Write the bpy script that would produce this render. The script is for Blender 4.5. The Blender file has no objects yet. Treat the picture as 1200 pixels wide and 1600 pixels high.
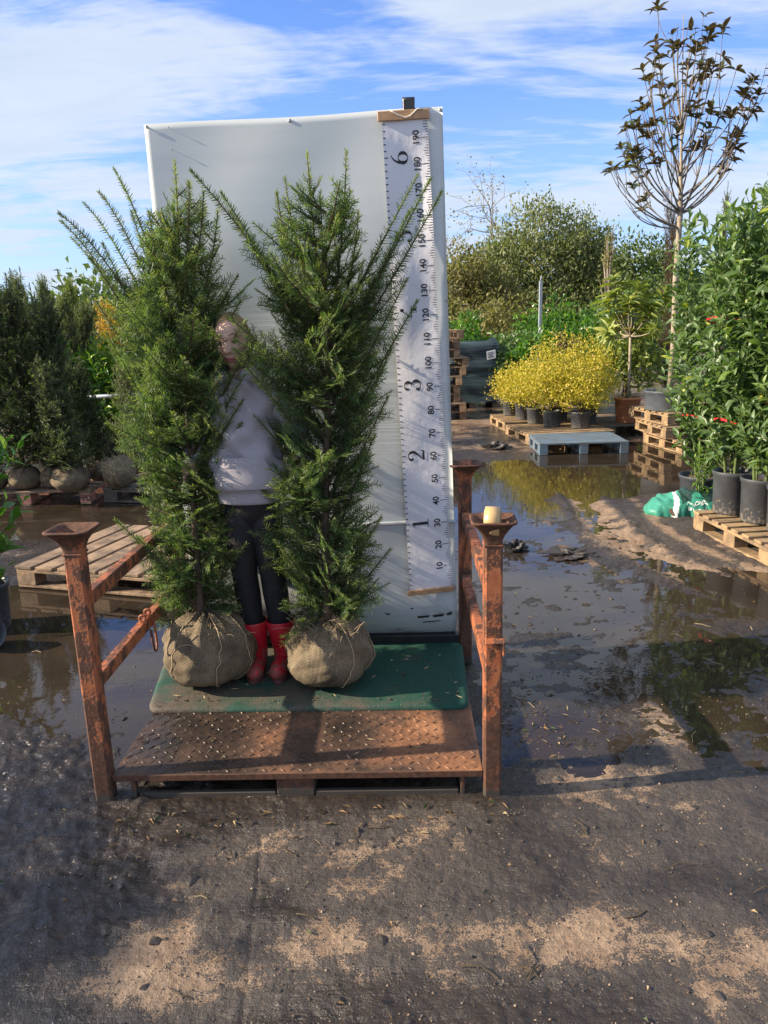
import bpy, bmesh, math, random
import numpy as np
from mathutils import Vector, Matrix
random.seed(7)
rng = np.random.default_rng(7)
SC = bpy.context.scene
COL = SC.collection
RAD = math.radians

# ------------------------------------------------------------------ camera, sky, sun, exposure
CAM_H = 1.56; PITCH = RAD(13.8); ROLL = RAD(-1.7); FPX = 1200.0
cam = bpy.data.cameras.new("camera"); camo = bpy.data.objects.new("camera", cam); COL.objects.link(camo)
cam.sensor_fit = 'VERTICAL'; cam.sensor_height = 36.0; cam.lens = FPX / 1600 * 36
cam.clip_start = 0.05; cam.clip_end = 800
CR = Matrix.Rotation(math.pi / 2 - PITCH, 3, 'X') @ Matrix.Rotation(ROLL, 3, 'Z')
camo.rotation_euler = CR.to_euler(); camo.location = (0, 0, CAM_H)
SC.camera = camo
SC.render.resolution_x = 768; SC.render.resolution_y = 1024

SUN_AZ = RAD(5.0)            # the light travels towards +X and a little +Y
SUN_EL = RAD(26.5)
sun = bpy.data.lights.new("sun", 'SUN'); suno = bpy.data.objects.new("sun", sun); COL.objects.link(suno)
sun.energy = 5.0; sun.angle = RAD(0.5); sun.color = (1.0, 0.84, 0.64)
ldir = Vector((math.cos(SUN_AZ) * math.cos(SUN_EL), math.sin(SUN_AZ) * math.cos(SUN_EL), -math.sin(SUN_EL)))
suno.rotation_euler = ldir.to_track_quat('-Z', 'Y').to_euler(); suno.location = (-6, -1, 6)
SC.view_settings.view_transform = 'Standard'; SC.view_settings.look = 'None'
SC.view_settings.exposure = 1.05; SC.view_settings.gamma = 1.0; SC.view_settings.use_curve_mapping = False
SC.cycles.use_denoising = True
SC.cycles.max_bounces = 6; SC.cycles.transparent_max_bounces = 6

def world():
    w = bpy.data.worlds.new("World"); SC.world = w; w.use_nodes = True
    nt = w.node_tree; N = nt.nodes; L = nt.links; N.clear()
    out = N.new('ShaderNodeOutputWorld'); bg = N.new('ShaderNodeBackground'); bg.inputs[1].default_value = 0.13
    sky = N.new('ShaderNodeTexSky'); sky.sky_type = 'NISHITA'; sky.sun_disc = False
    sky.sun_elevation = SUN_EL
    sx, sy = -ldir.x, -ldir.y
    sky.sun_rotation = math.atan2(sx, sy)
    sky.air_density = 1.0; sky.dust_density = 0.6; sky.ozone_density = 2.0
    tc = N.new('ShaderNodeTexCoord'); sep = N.new('ShaderNodeSeparateXYZ'); L.new(tc.outputs['Generated'], sep.inputs[0])
    def m(op, a, b=None, c=None, clamp=False):
        n = N.new('ShaderNodeMath'); n.operation = op; n.use_clamp = clamp
        for i, q in enumerate((a, b, c)):
            if q is None: continue
            if isinstance(q, (int, float)): n.inputs[i].default_value = q
            else: L.new(q, n.inputs[i])
        return n.outputs[0]
    z = m('MAXIMUM', sep.outputs[2], 0.0)
    dz = m('ADD', z, 0.16)
    px = m('DIVIDE', sep.outputs[0], dz); py = m('DIVIDE', sep.outputs[1], dz)
    cb = N.new('ShaderNodeCombineXYZ'); L.new(px, cb.inputs[0]); L.new(py, cb.inputs[1])
    def noise(scale, det, rough, rot, sc, loc=(0, 0, 0), dist=0.0):
        mp = N.new('ShaderNodeMapping'); mp.inputs['Rotation'].default_value = (0, 0, RAD(rot)); mp.inputs['Scale'].default_value = sc
        mp.inputs['Location'].default_value = loc
        L.new(cb.outputs[0], mp.inputs[0])
        n = N.new('ShaderNodeTexNoise'); n.inputs['Scale'].default_value = scale; n.inputs['Detail'].default_value = det
        n.inputs['Roughness'].default_value = rough; n.inputs['Distortion'].default_value = dist
        L.new(mp.outputs[0], n.inputs['Vector']); return n.outputs['Fac']
    a = noise(1.0, 5, 0.55, 12, (0.8, 1.35, 1), (3.1, 0.2, 0), 0.6)
    b = noise(2.6, 8, 0.62, 18, (0.7, 1.9, 1), (0.4, 1.7, 0), 0.8)
    c = noise(9.0, 6, 0.6, 24, (0.45, 1.8, 1), (2.0, 0.3, 0), 0.6)
    s = m('ADD', m('MULTIPLY', a, 0.62), m('ADD', m('MULTIPLY', b, 0.33), m('MULTIPLY', c, 0.14)))
    cov = N.new('ShaderNodeMapRange'); cov.interpolation_type = 'SMOOTHSTEP'
    cov.inputs['From Min'].default_value = 0.44; cov.inputs['From Max'].default_value = 0.60
    L.new(s, cov.inputs['Value'])
    hor = m('MULTIPLY', m('POWER', m('SUBTRACT', 1.0, z, None, True), 7.0), 0.75)
    cv = m('MAXIMUM', m('MULTIPLY', cov.outputs[0], 0.92), hor)
    mix = N.new('ShaderNodeMixRGB'); L.new(cv, mix.inputs[0])
    tint = N.new('ShaderNodeMixRGB'); tint.blend_type = 'MULTIPLY'; tint.inputs[0].default_value = 1.0
    tint.inputs[2].default_value = (0.46, 0.63, 1.0, 1); L.new(sky.outputs[0], tint.inputs[1])
    L.new(tint.outputs[0], mix.inputs[1])
    # thin cloud is white, its thick middle a little grey
    ccol = N.new('ShaderNodeMixRGB'); L.new(b, ccol.inputs[0])
    ccol.inputs[1].default_value = (3.3, 3.6, 4.05, 1); ccol.inputs[2].default_value = (2.2, 2.6, 3.2, 1)
    L.new(ccol.outputs[0], mix.inputs[2])
    L.new(mix.outputs[0], bg.inputs[0]); L.new(bg.outputs[0], out.inputs[0])
world()

# ------------------------------------------------------------------ helpers
def ray(x, y):
    return CR @ Vector(((x - 600) / FPX, (800 - y) / FPX, -1.0))
def gp(x, y, z=0.0):                      # photo pixel -> point on the level z
    d = ray(x, y); t = (z - CAM_H) / d.z
    return Vector((d.x * t, d.y * t, z))
def vp(x, y, Y, k=0.0):                   # photo pixel -> point on the upright plane Y (+ k per metre of height)
    d = ray(x, y); t = (Y + k * CAM_H) / (d.y - k * d.z)
    return Vector((d.x * t, d.y * t, CAM_H + d.z * t))

_tab = np.random.default_rng(3).random((256, 256))
def vnoise(x, y, seed=0):
    x = x + seed * 17.31; y = y + seed * 9.77
    xi = np.floor(x).astype(int); yi = np.floor(y).astype(int)
    fx = x - xi; fy = y - yi; fx = fx * fx * (3 - 2 * fx); fy = fy * fy * (3 - 2 * fy)
    g = lambda i, j: _tab[(xi + i) & 255, (yi + j) & 255]
    return (g(0, 0) * (1 - fx) + g(1, 0) * fx) * (1 - fy) + (g(0, 1) * (1 - fx) + g(1, 1) * fx) * fy
def fbm(x, y, octv=4, seed=0, gain=0.5):
    s = 0; a = 1; t = 0
    for i in range(octv):
        ca, sa = math.cos(i * 1.1), math.sin(i * 1.1)
        s = s + a * vnoise((x * ca - y * sa) * 2 ** i, (x * sa + y * ca) * 2 ** i, seed + i); t += a; a *= gain
    return s / t * 2 - 1                  # about -1..1
def sstep(e0, e1, x):
    t = np.clip((x - e0) / (e1 - e0), 0, 1); return t * t * (3 - 2 * t)

WLOC = {}                                  # world position of every empty / root
def tag(o, label=None, cat=None, group=None, kind=None):
    if label: o['label'] = label
    if cat: o['category'] = cat
    if group: o['group'] = group
    if kind: o['kind'] = kind
    return o
def thing(name, label, cat, loc=(0, 0, 0), rotz=0.0, group=None):
    o = bpy.data.objects.new(name, None); COL.objects.link(o)
    o.empty_display_size = 0.1
    o.location = loc; o.rotation_euler = (0, 0, rotz); WLOC[o.name] = Vector(loc)
    return tag(o, label, cat, group)
def link(name, me, mat=None, parent=None, smooth=False, kind=None):
    o = bpy.data.objects.new(name, me); COL.objects.link(o)
    if mat is not None:
        for q in (mat if isinstance(mat, (list, tuple)) else [mat]):
            if len(me.materials) < 8: me.materials.append(q)
    if parent is not None: o.parent = parent
    if smooth: me.shade_smooth()
    if kind: o['kind'] = kind
    return o
def np_mesh(name, V, quads=None, tris=None, attrs=None, midx=None):
    me = bpy.data.meshes.new(name)
    V = np.asarray(V, dtype=np.float32)
    me.vertices.add(len(V)); me.vertices.foreach_set('co', V.ravel())
    idx = []; starts = []; n = 0
    if quads is not None and len(quads):
        q = np.asarray(quads, dtype=np.int32); idx.append(q.ravel()); starts.append(n + 4 * np.arange(len(q))); n += q.size
    if tris is not None and len(tris):
        q = np.asarray(tris, dtype=np.int32); idx.append(q.ravel()); starts.append(n + 3 * np.arange(len(q))); n += q.size
    idx = np.concatenate(idx); starts = np.concatenate(starts).astype(np.int32)
    me.loops.add(len(idx)); me.loops.foreach_set('vertex_index', idx)
    me.polygons.add(len(starts)); me.polygons.foreach_set('loop_start', starts)
    if midx is not None: me.polygons.foreach_set('material_index', np.asarray(midx, dtype=np.int32))
    me.update(calc_edges=True)
    for k, a in (attrs or {}).items():
        at = me.attributes.new(k, 'FLOAT', 'POINT'); at.data.foreach_set('value', np.asarray(a, dtype=np.float32))
    return me

class MB:
    """collects shapes, then links them as ONE mesh object"""
    def __init__(s): s.v = []; s.f = []; s.m = []
    def add(s, vs, fs, mi=0):
        b = len(s.v); s.v += [tuple(q) for q in vs]; s.f += [tuple(b + i for i in f) for f in fs]; s.m += [mi] * len(fs)
    def box(s, c, size, M=None, ch=0.0, mi=0):
        hx, hy, hz = (q / 2 for q in size); c = Vector(c); M = M or Matrix.Identity(3)
        if ch <= 0:
            vs = [c + M @ Vector((x * hx, y * hy, z * hz)) for x in (-1, 1) for y in (-1, 1) for z in (-1, 1)]
            s.add(vs, [(0, 1, 3, 2), (4, 6, 7, 5), (0, 4, 5, 1), (2, 3, 7, 6), (0, 2, 6, 4), (1, 5, 7, 3)], mi); return
        ch = min(ch, hx * .8, hy * .8, hz * .8); vs = []; ix = {}
        for x in (-1, 1):
            for y in (-1, 1):
                for z in (-1, 1):
                    for a in range(3):
                        p = [x * (hx - ch), y * (hy - ch), z * (hz - ch)]; h = (hx, hy, hz)[a]; p[a] = (x, y, z)[a] * h
                        ix[x, y, z, a] = len(vs); vs.append(c + M @ Vector(p))
        fs = []
        for a in range(3):
            b, d = (a + 1) % 3, (a + 2) % 3
            for sg in (-1, 1):
                q = []
                for (u, w) in ((-1, -1), (1, -1), (1, 1), (-1, 1)):
                    k = [0, 0, 0]; k[a] = sg; k[b] = u; k[d] = w; q.append(ix[k[0], k[1], k[2], a])
                fs.append(q if sg > 0 else q[::-1])
            for u in (-1, 1):
                for w in (-1, 1):
                    k0 = [0, 0, 0]; k0[a] = -1; k0[b] = u; k0[d] = w; k1 = list(k0); k1[a] = 1
                    q = [ix[(*k0, b)], ix[(*k1, b)], ix[(*k1, d)], ix[(*k0, d)]]
                    fs.append(q if u * w < 0 else q[::-1])
        for x in (-1, 1):
            for y in (-1, 1):
                for z in (-1, 1):
                    q = [ix[x, y, z, 0], ix[x, y, z, 1], ix[x, y, z, 2]]; fs.append(q if x * y * z > 0 else q[::-1])
        s.add(vs, fs, mi)
    def bar(s, p, q, w, h, ch=0.003, up=(0, 0, 1), mi=0):
        p, q = Vector(p), Vector(q); d = q - p; x = d.normalized(); y = Vector(up).cross(x).normalized(); z = x.cross(y)
        s.box((p + q) / 2, (d.length, w, h), Matrix((x, y, z)).transposed(), ch, mi)
    def tube(s, pts, r, n=8, cap=True, mi=0):
        pts = [Vector(p) for p in pts]; k = len(pts); r = r if isinstance(r, (list, tuple)) else [r] * k
        vs = []; fs = []; t0 = (pts[1] - pts[0]).normalized(); u = t0.orthogonal().normalized()
        for i, p in enumerate(pts):
            t = (pts[min(i + 1, k - 1)] - pts[max(i - 1, 0)]).normalized()
            u = (u - t * u.dot(t)); u = u.normalized() if u.length > 1e-6 else t.orthogonal().normalized(); w = t.cross(u)
            for j in range(n):
                a = 2 * math.pi * j / n; vs.append(p + (u * math.cos(a) + w * math.sin(a)) * r[i])
        for i in range(k - 1):
            for j in range(n):
                fs.append((i * n + j, i * n + (j + 1) % n, (i + 1) * n + (j + 1) % n, (i + 1) * n + j))
        if cap: fs.append(tuple(range(n))[::-1]); fs.append(tuple((k - 1) * n + j for j in range(n)))
        s.add(vs, fs, mi)
    def lathe(s, prof, n=32, c=(0, 0, 0), M=None, mi=0, wob=None):
        c = Vector(c); M = M or Matrix.Identity(3); vs = []; fs = []; k = len(prof)
        for i, (r, z) in enumerate(prof):
            for j in range(n):
                a = 2 * math.pi * j / n; rr = r * (wob(a, z) if wob else 1); vs.append(c + M @ Vector((rr * math.cos(a), rr * math.sin(a), z)))
        for i in range(k - 1):
            for j in range(n): fs.append((i * n + j, i * n + (j + 1) % n, (i + 1) * n + (j + 1) % n, (i + 1) * n + j))
        s.add(vs, fs, mi)
    def build(s, name, mat, parent=None, smooth=False, world=False, kind=None):
        v = s.v
        if world and parent is not None:
            o = WLOC[parent.name]; v = [(a - o.x, b - o.y, c - o.z) for a, b, c in v]
        me = bpy.data.meshes.new(name); me.from_pydata(v, [], s.f)
        if max(s.m, default=0): me.polygons.foreach_set('material_index', s.m)
        me.update()
        o = link(name, me, mat, parent, smooth, kind)
        if world and parent is not None: WLOC[o.name] = WLOC[parent.name]
        return o

def dup(root, loc=None, rotz=None, label=None, group=None):
    def cp(o, par):
        c = o.copy(); COL.objects.link(c)
        if par is not None: c.parent = par
        for ch in o.children: cp(ch, c)
        return c
    r = cp(root, None)
    if loc is not None: r.location = loc; WLOC[r.name] = Vector(loc)
    if rotz is not None: r.rotation_euler = (0, 0, rotz)
    if label: r['label'] = label
    if group: r['group'] = group
    return r

def text_mesh(s, size=1.0, offset=0.0):
    cu = bpy.data.curves.new("t", 'FONT'); cu.body = s; cu.size = size; cu.offset = offset * size; cu.align_x = 'CENTER'; cu.align_y = 'CENTER'
    cu.resolution_u = 4
    o = bpy.data.objects.new("t", cu); COL.objects.link(o); bpy.context.view_layer.update()
    me = o.to_mesh(); v = [(p.co.x, p.co.y) for p in me.vertices]; f = [tuple(q.vertices) for q in me.polygons]
    o.to_mesh_clear(); bpy.data.objects.remove(o); bpy.data.curves.remove(cu)
    return v, f

# ------------------------------------------------------------------ materials
class NT:
    def __init__(s, name):
        s.mat = bpy.data.materials.new(name); s.mat.use_nodes = True; s.t = s.mat.node_tree; s.t.nodes.clear()
        s.out = s.n('ShaderNodeOutputMaterial'); s.p = s.n('ShaderNodeBsdfPrincipled'); s.l(s.p.outputs[0], s.out.inputs[0])
        s._tc = None
    def n(s, k): return s.t.nodes.new(k)
    def l(s, a, b): s.t.links.new(a, b)
    def obj(s):
        if not s._tc: s._tc = s.n('ShaderNodeTexCoord').outputs['Object']
        return s._tc
    def geo(s): return s.n('ShaderNodeNewGeometry').outputs['Position']
    def noise(s, scale, det=4, rough=0.55, sc=None, vec=None, dist=0.0):
        v = vec or s.obj()
        if sc:
            m = s.n('ShaderNodeMapping'); m.inputs['Scale'].default_value = sc; s.l(v, m.inputs[0]); v = m.outputs[0]
        n = s.n('ShaderNodeTexNoise'); n.inputs['Scale'].default_value = scale; n.inputs['Detail'].default_value = det
        n.inputs['Roughness'].default_value = rough; n.inputs['Distortion'].default_value = dist; s.l(v, n.inputs['Vector']); return n.outputs['Fac']
    def ramp(s, fac, stops):
        r = s.n('ShaderNodeValToRGB'); e = r.color_ramp.elements
        while len(e) < len(stops): e.new(0.5)
        for q, (p, c) in zip(e, stops):
            q.position = p; q.color = (*c, 1) if len(c) == 3 else c
        s.l(fac, r.inputs[0]); return r.outputs[0]
    def rng(s, v, a, b, c=0.0, d=1.0, smooth=True):
        r = s.n('ShaderNodeMapRange'); r.interpolation_type = 'SMOOTHSTEP' if smooth else 'LINEAR'
        for k, q in zip(('From Min', 'From Max', 'To Min', 'To Max'), (a, b, c, d)): r.inputs[k].default_value = q
        s.l(v, r.inputs['Value']); return r.outputs[0]
    def mix(s, f, a, b, mode='MIX'):
        m = s.n('ShaderNodeMixRGB'); m.blend_type = mode
        for i, q in enumerate((f, a, b)):
            if isinstance(q, (int, float)): m.inputs[i].default_value = q if i == 0 else (q, q, q, 1)
            elif isinstance(q, tuple): m.inputs[i].default_value = (*q, 1)
            else: s.l(q, m.inputs[i])
        return m.outputs[0]
    def math(s, op, a, b=0.0, clamp=False):
        m = s.n('ShaderNodeMath'); m.operation = op; m.use_clamp = clamp
        for i, q in enumerate((a, b)):
            if isinstance(q, (int, float)): m.inputs[i].default_value = q
            else: s.l(q, m.inputs[i])
        return m.outputs[0]
    def attr(s, k):
        a = s.n('ShaderNodeAttribute'); a.attribute_name = k; return a.outputs['Fac']
    def set(s, **kw):
        for k, v in kw.items():
            i = s.p.inputs[{'col': 'Base Color', 'rough': 'Roughness', 'metal': 'Metallic', 'spec': 'Specular IOR Level', 'normal': 'Normal', 'ior': 'IOR', 'coat': 'Coat Weight', 'sheen': 'Sheen Weight'}[k]]
            if isinstance(v, tuple): i.default_value = (*v, 1)
            elif isinstance(v, (int, float)): i.default_value = v
            else: s.l(v, i)
        return s
    def bump(s, h, strength=0.3, dist=0.01):
        b = s.n('ShaderNodeBump'); b.inputs['Strength'].default_value = strength; b.inputs['Distance'].default_value = dist
        s.l(h, b.inputs['Height']); s.l(b.outputs[0], s.p.inputs['Normal']); return s

M = {}
def plain(name, c, rough=0.6, var=0.25, scale=8, metal=0.0, bump=0.15, bscale=60, spec=0.5, rvar=0.1):
    t = NT(name); n = t.noise(scale, 5)
    lo = tuple(q * (1 - var) for q in c); hi = tuple(min(1, q * (1 + var)) for q in c)
    t.set(col=t.ramp(n, [(0.3, lo), (0.7, hi)]), metal=metal, spec=spec, rough=t.rng(t.noise(scale * 1.7, 4), 0.3, 0.7, rough - rvar, rough + rvar))
    if bump: t.bump(t.noise(bscale, 4), bump, 0.004)
    M[name] = t.mat; return t.mat
def leafy(name, stops, rough=0.45, trans=0.35, spec=0.5, back=None):
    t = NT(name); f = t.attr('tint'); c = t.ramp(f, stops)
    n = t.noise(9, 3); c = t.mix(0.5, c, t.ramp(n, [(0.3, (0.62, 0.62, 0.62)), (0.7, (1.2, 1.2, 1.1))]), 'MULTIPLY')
    if back:
        g = t.n('ShaderNodeNewGeometry'); c = t.mix(g.outputs['Backfacing'], c, back)
    t.set(col=c, rough=rough, spec=spec)
    if trans:
        tr = t.n('ShaderNodeBsdfTranslucent'); br = t.mix(1.0, c, (1.5, 1.7, 0.7), 'MULTIPLY'); t.l(br, tr.inputs[0])
        mx = t.n('ShaderNodeMixShader'); mx.inputs[0].default_value = trans
        t.l(t.p.outputs[0], mx.inputs[1]); t.l(tr.outputs[0], mx.inputs[2]); t.l(mx.outputs[0], t.out.inputs[0])
    M[name] = t.mat; return t.mat

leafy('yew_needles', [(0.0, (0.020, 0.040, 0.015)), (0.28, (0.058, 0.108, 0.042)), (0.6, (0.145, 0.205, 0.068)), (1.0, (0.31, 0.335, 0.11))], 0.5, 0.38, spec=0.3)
leafy('yew_dark', [(0.0, (0.018, 0.036, 0.015)), (0.6, (0.048, 0.080, 0.028)), (1.0, (0.15, 0.18, 0.05))], 0.55, 0.3)
leafy('conifer_grey', [(0.0, (0.045, 0.068, 0.032)), (0.6, (0.105, 0.14, 0.066)), (1.0, (0.21, 0.25, 0.11))], 0.6, 0.35)
leafy('conifer_brown', [(0.0, (0.05, 0.028, 0.014)), (0.6, (0.10, 0.06, 0.03)), (1.0, (0.13, 0.12, 0.04))], 0.7, 0.2)
leafy('conifer_lime', [(0.0, (0.08, 0.12, 0.02)), (0.6, (0.16, 0.22, 0.04)), (1.0, (0.28, 0.32, 0.07))], 0.6, 0.3)
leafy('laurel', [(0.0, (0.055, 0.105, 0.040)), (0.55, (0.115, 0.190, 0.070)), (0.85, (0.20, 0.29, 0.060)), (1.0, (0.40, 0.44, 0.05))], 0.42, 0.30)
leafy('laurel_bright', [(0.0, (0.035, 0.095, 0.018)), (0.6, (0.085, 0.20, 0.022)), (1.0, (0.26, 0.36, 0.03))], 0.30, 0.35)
leafy('golden', [(0.0, (0.20, 0.22, 0.035)), (0.35, (0.42, 0.36, 0.04)), (0.75, (0.60, 0.48, 0.07)), (1.0, (0.55, 0.33, 0.10))], 0.5, 0.35)
leafy('willow', [(0.0, (0.095, 0.118, 0.050)), (0.5, (0.18, 0.205, 0.085)), (1.0, (0.30, 0.31, 0.14))], 0.55, 0.35)
leafy('autumn', [(0.0, (0.10, 0.095, 0.035)), (0.5, (0.165, 0.155, 0.055)), (1.0, (0.28, 0.25, 0.085))], 0.6, 0.35)
leafy('orange_leaf', [(0.0, (0.25, 0.14, 0.02)), (0.5, (0.42, 0.24, 0.03)), (1.0, (0.50, 0.36, 0.06))], 0.6, 0.35)
leafy('far_green', [(0.0, (0.045, 0.075, 0.028)), (0.5, (0.10, 0.15, 0.045)), (1.0, (0.19, 0.24, 0.07))], 0.55, 0.35)
leafy('magnolia', [(0.0, (0.032, 0.050, 0.020)), (0.6, (0.080, 0.105, 0.036)), (1.0, (0.18, 0.20, 0.05))], 0.34, 0.22, back=(0.115, 0.080, 0.042))
leafy('loquat', [(0.0, (0.10, 0.14, 0.035)), (0.6, (0.24, 0.29, 0.06)), (1.0, (0.45, 0.43, 0.08))], 0.45, 0.3)
leafy('purple_leaf', [(0.0, (0.05, 0.03, 0.035)), (1.0, (0.13, 0.08, 0.08))], 0.5, 0.2)
plain('bark', (0.10, 0.068, 0.045), 0.85, 0.4, 20, bump=0.5)
plain('pale_bark', (0.30, 0.25, 0.18), 0.8, 0.3, 14, bump=0.5)
plain('twig', (0.085, 0.060, 0.030), 0.8, 0.3, 30, bump=0)
plain('grey_twig', (0.17, 0.145, 0.12), 0.8, 0.3, 30, bump=0)
plain('green_stem', (0.10, 0.14, 0.04), 0.6, 0.3, 30, bump=0)
plain('black_plastic', (0.030, 0.033, 0.038), 0.42, 0.3, 9, bump=0.1)
plain('soil', (0.10, 0.065, 0.042), 0.95, 0.5, 40, bump=0.8)
plain('grey_tub', (0.085, 0.095, 0.11), 0.5, 0.25, 9, bump=0.1)
plain('red_ribbon', (0.62, 0.02, 0.03), 0.4, 0.15, 20, bump=0)
plain('ink', (0.014, 0.014, 0.018), 0.6, 0.1, 20, bump=0)
plain('rod_wood', (0.42, 0.25, 0.13), 0.55, 0.2, 30, bump=0.1)
plain('white_cord', (0.7, 0.66, 0.56), 0.8, 0.1, 80, bump=0.2)
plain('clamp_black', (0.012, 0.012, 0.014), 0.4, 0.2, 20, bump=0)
plain('screw_steel', (0.45, 0.43, 0.41), 0.35, 0.2, 60, metal=0.9, bump=0)
plain('skin', (0.52, 0.32, 0.245), 0.5, 0.08, 30, bump=0.05, bscale=300)
plain('lip', (0.40, 0.13, 0.12), 0.4, 0.08, 60, bump=0.05)
plain('hair', (0.36, 0.23, 0.11), 0.45, 0.3, 50, bump=0.2, bscale=200)
plain('brow', (0.20, 0.12, 0.06), 0.7, 0.2, 80, bump=0)
plain('eye_white', (0.38, 0.36, 0.35), 0.2, 0.03, 10, bump=0)
plain('iris', (0.030, 0.032, 0.034), 0.15, 0.3, 200, bump=0)
plain('leggings', (0.010, 0.010, 0.013), 0.7, 0.2, 40, bump=0.15, bscale=200)
def bootmat():
    t = NT('boot_red'); v = t.geo(); z = t.n('ShaderNodeSeparateXYZ'); t.l(v, z.inputs[0]); n = t.noise(30, 6, 0.65, None, v)
    d = t.rng(t.math('ADD', t.rng(z.outputs[2], 0.12, 0.24, 0.30, 0.0, False), n), 0.55, 0.78)
    t.set(col=t.mix(t.math('MULTIPLY', d, 0.85), t.ramp(n, [(0.3, (0.40, 0.010, 0.020)), (0.7, (0.54, 0.016, 0.030))]), (0.11, 0.075, 0.052)), rough=t.rng(d, 0, 1, 0.34, 0.85)).bump(t.noise(22, 4, 0.5, None, v), 0.25, 0.006); M['boot_red'] = t.mat
bootmat()
plain('boot_sole', (0.10, 0.03, 0.03), 0.7, 0.3, 30, bump=0.3)
plain('tape', (0.50, 0.33, 0.15), 0.35, 0.1, 40, bump=0)
plain('tape_core', (0.42, 0.33, 0.22), 0.8, 0.1, 40, bump=0)
plain('wire', (0.16, 0.07, 0.04), 0.6, 0.3, 80, metal=0.4, bump=0)
plain('galvanised', (0.30, 0.34, 0.38), 0.5, 0.15, 14, metal=0.3, bump=0.05)
plain('label_paper', (0.78, 0.78, 0.80), 0.6, 0.04, 20, bump=0)
plain('bag_white', (0.74, 0.75, 0.74), 0.35, 0.06, 14, bump=0.15, bscale=20)
plain('dark_rag', (0.028, 0.026, 0.026), 0.4, 0.3, 30, bump=0.4)
plain('dry_leaf', (0.20, 0.12, 0.05), 0.8, 0.4, 30, bump=0.2)
plain('green_litter', (0.05, 0.09, 0.02), 0.6, 0.4, 30, bump=0)
plain('straw', (0.36, 0.27, 0.14), 0.8, 0.3, 30, bump=0)
plain('mud_clod', (0.040, 0.032, 0.027), 0.55, 0.35, 25, bump=0.8)
plain('grit', (0.30, 0.22, 0.15), 0.85, 0.4, 60, bump=0)
plain('twine', (0.42, 0.32, 0.19), 0.9, 0.2, 120, bump=0.4, bscale=400)

def wood(name, c, dirt=(0.06, 0.045, 0.035), amt=0.5, rough=0.8):
    t = NT(name); oi = t.n('ShaderNodeObjectInfo')
    ad = t.n('ShaderNodeVectorMath'); ad.operation = 'ADD'; t.l(t.obj(), ad.inputs[0])
    sc = t.n('ShaderNodeVectorMath'); sc.operation = 'SCALE'; t.l(oi.outputs['Random'], sc.inputs['Scale']); sc.inputs[0].default_value = (17, 11, 7)
    t.l(sc.outputs[0], ad.inputs[1]); v = ad.outputs[0]
    g = t.noise(9, 6, 0.6, (1.2, 14, 14), v, 0.4)
    col = t.ramp(g, [(0.25, tuple(q * 0.6 for q in c)), (0.5, c), (0.75, tuple(min(1, q * 1.3) for q in c))])
    col = t.mix(t.rng(oi.outputs['Random'], 0, 1, 0.0, 0.5, False), col, t.mix(1.0, col, (0.72, 0.75, 0.80), 'MULTIPLY'))
    d = t.rng(t.noise(7, 7, 0.7, None, v), 0.40, 0.62, 0, amt)
    t.set(col=t.mix(d, col, dirt), rough=rough).bump(g, 0.35, 0.004)
    M[name] = t.mat
wood('pallet_wood', (0.34, 0.225, 0.135), amt=0.7)
wood('pallet_tan', (0.37, 0.245, 0.125), amt=0.6)
wood('pallet_dark', (0.16, 0.125, 0.095), amt=0.6)
wood('pallet_blue', (0.105, 0.165, 0.215), (0.10, 0.085, 0.07), amt=0.6)
wood('pallet_pink', (0.62, 0.26, 0.19), amt=0.3)

def rust():
    t = NT('rusty_orange'); v = t.geo()
    a = t.noise(14, 7, 0.68, (1, 1, 0.55), v); b = t.noise(70, 5, 0.6, None, v)
    paint = t.ramp(t.noise(30, 4, 0.5, None, v), [(0.3, (0.30, 0.082, 0.032)), (0.7, (0.42, 0.145, 0.055))])
    rst = t.ramp(b, [(0.25, (0.030, 0.016, 0.011)), (0.55, (0.105, 0.045, 0.024)), (0.8, (0.19, 0.085, 0.045))])
    z = t.n('ShaderNodeSeparateXYZ'); t.l(v, z.inputs[0])
    k = t.math('ADD', t.math('MULTIPLY', a, 0.8), t.math('MULTIPLY', b, 0.25))
    low = t.rng(z.outputs[2], 0.0, 0.42, 0.16, 0.0)
    hi = t.rng(z.outputs[2], 0.86, 1.0, 0.0, 0.14)
    k = t.math('ADD', k, t.math('ADD', low, hi))
    f = t.rng(k, 0.485, 0.555)
    col = t.mix(f, paint, rst)
    mudf = t.rng(t.math('SUBTRACT', t.rng(z.outputs[2], 0.0, 0.10, 1, 0), t.math('MULTIPLY', b, 0.8)), 0.1, 0.4)
    col = t.mix(mudf, col, (0.055, 0.045, 0.036))
    t.set(col=col, rough=t.rng(k, 0.4, 0.7, 0.55, 0.85), metal=0.0).bump(t.math('MULTIPLY', k, f), 0.5, 0.004)
    M['rust'] = t.mat
rust()
def plate_mat():
    t = NT('rusty_tread_plate'); v = t.geo()
    a = t.noise(3.2, 6, 0.6, None, v); b = t.noise(40, 5, 0.6, None, v)
    z = t.n('ShaderNodeSeparateXYZ'); t.l(v, z.inputs[0])
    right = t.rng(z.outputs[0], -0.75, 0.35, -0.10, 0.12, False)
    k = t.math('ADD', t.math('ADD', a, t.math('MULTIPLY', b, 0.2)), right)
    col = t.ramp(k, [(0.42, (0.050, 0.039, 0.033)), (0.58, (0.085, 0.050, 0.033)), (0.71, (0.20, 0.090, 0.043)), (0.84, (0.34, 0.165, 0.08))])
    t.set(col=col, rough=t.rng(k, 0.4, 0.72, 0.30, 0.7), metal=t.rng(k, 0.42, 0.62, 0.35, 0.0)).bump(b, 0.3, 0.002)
    M['plate'] = t.mat
plate_mat()
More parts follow.
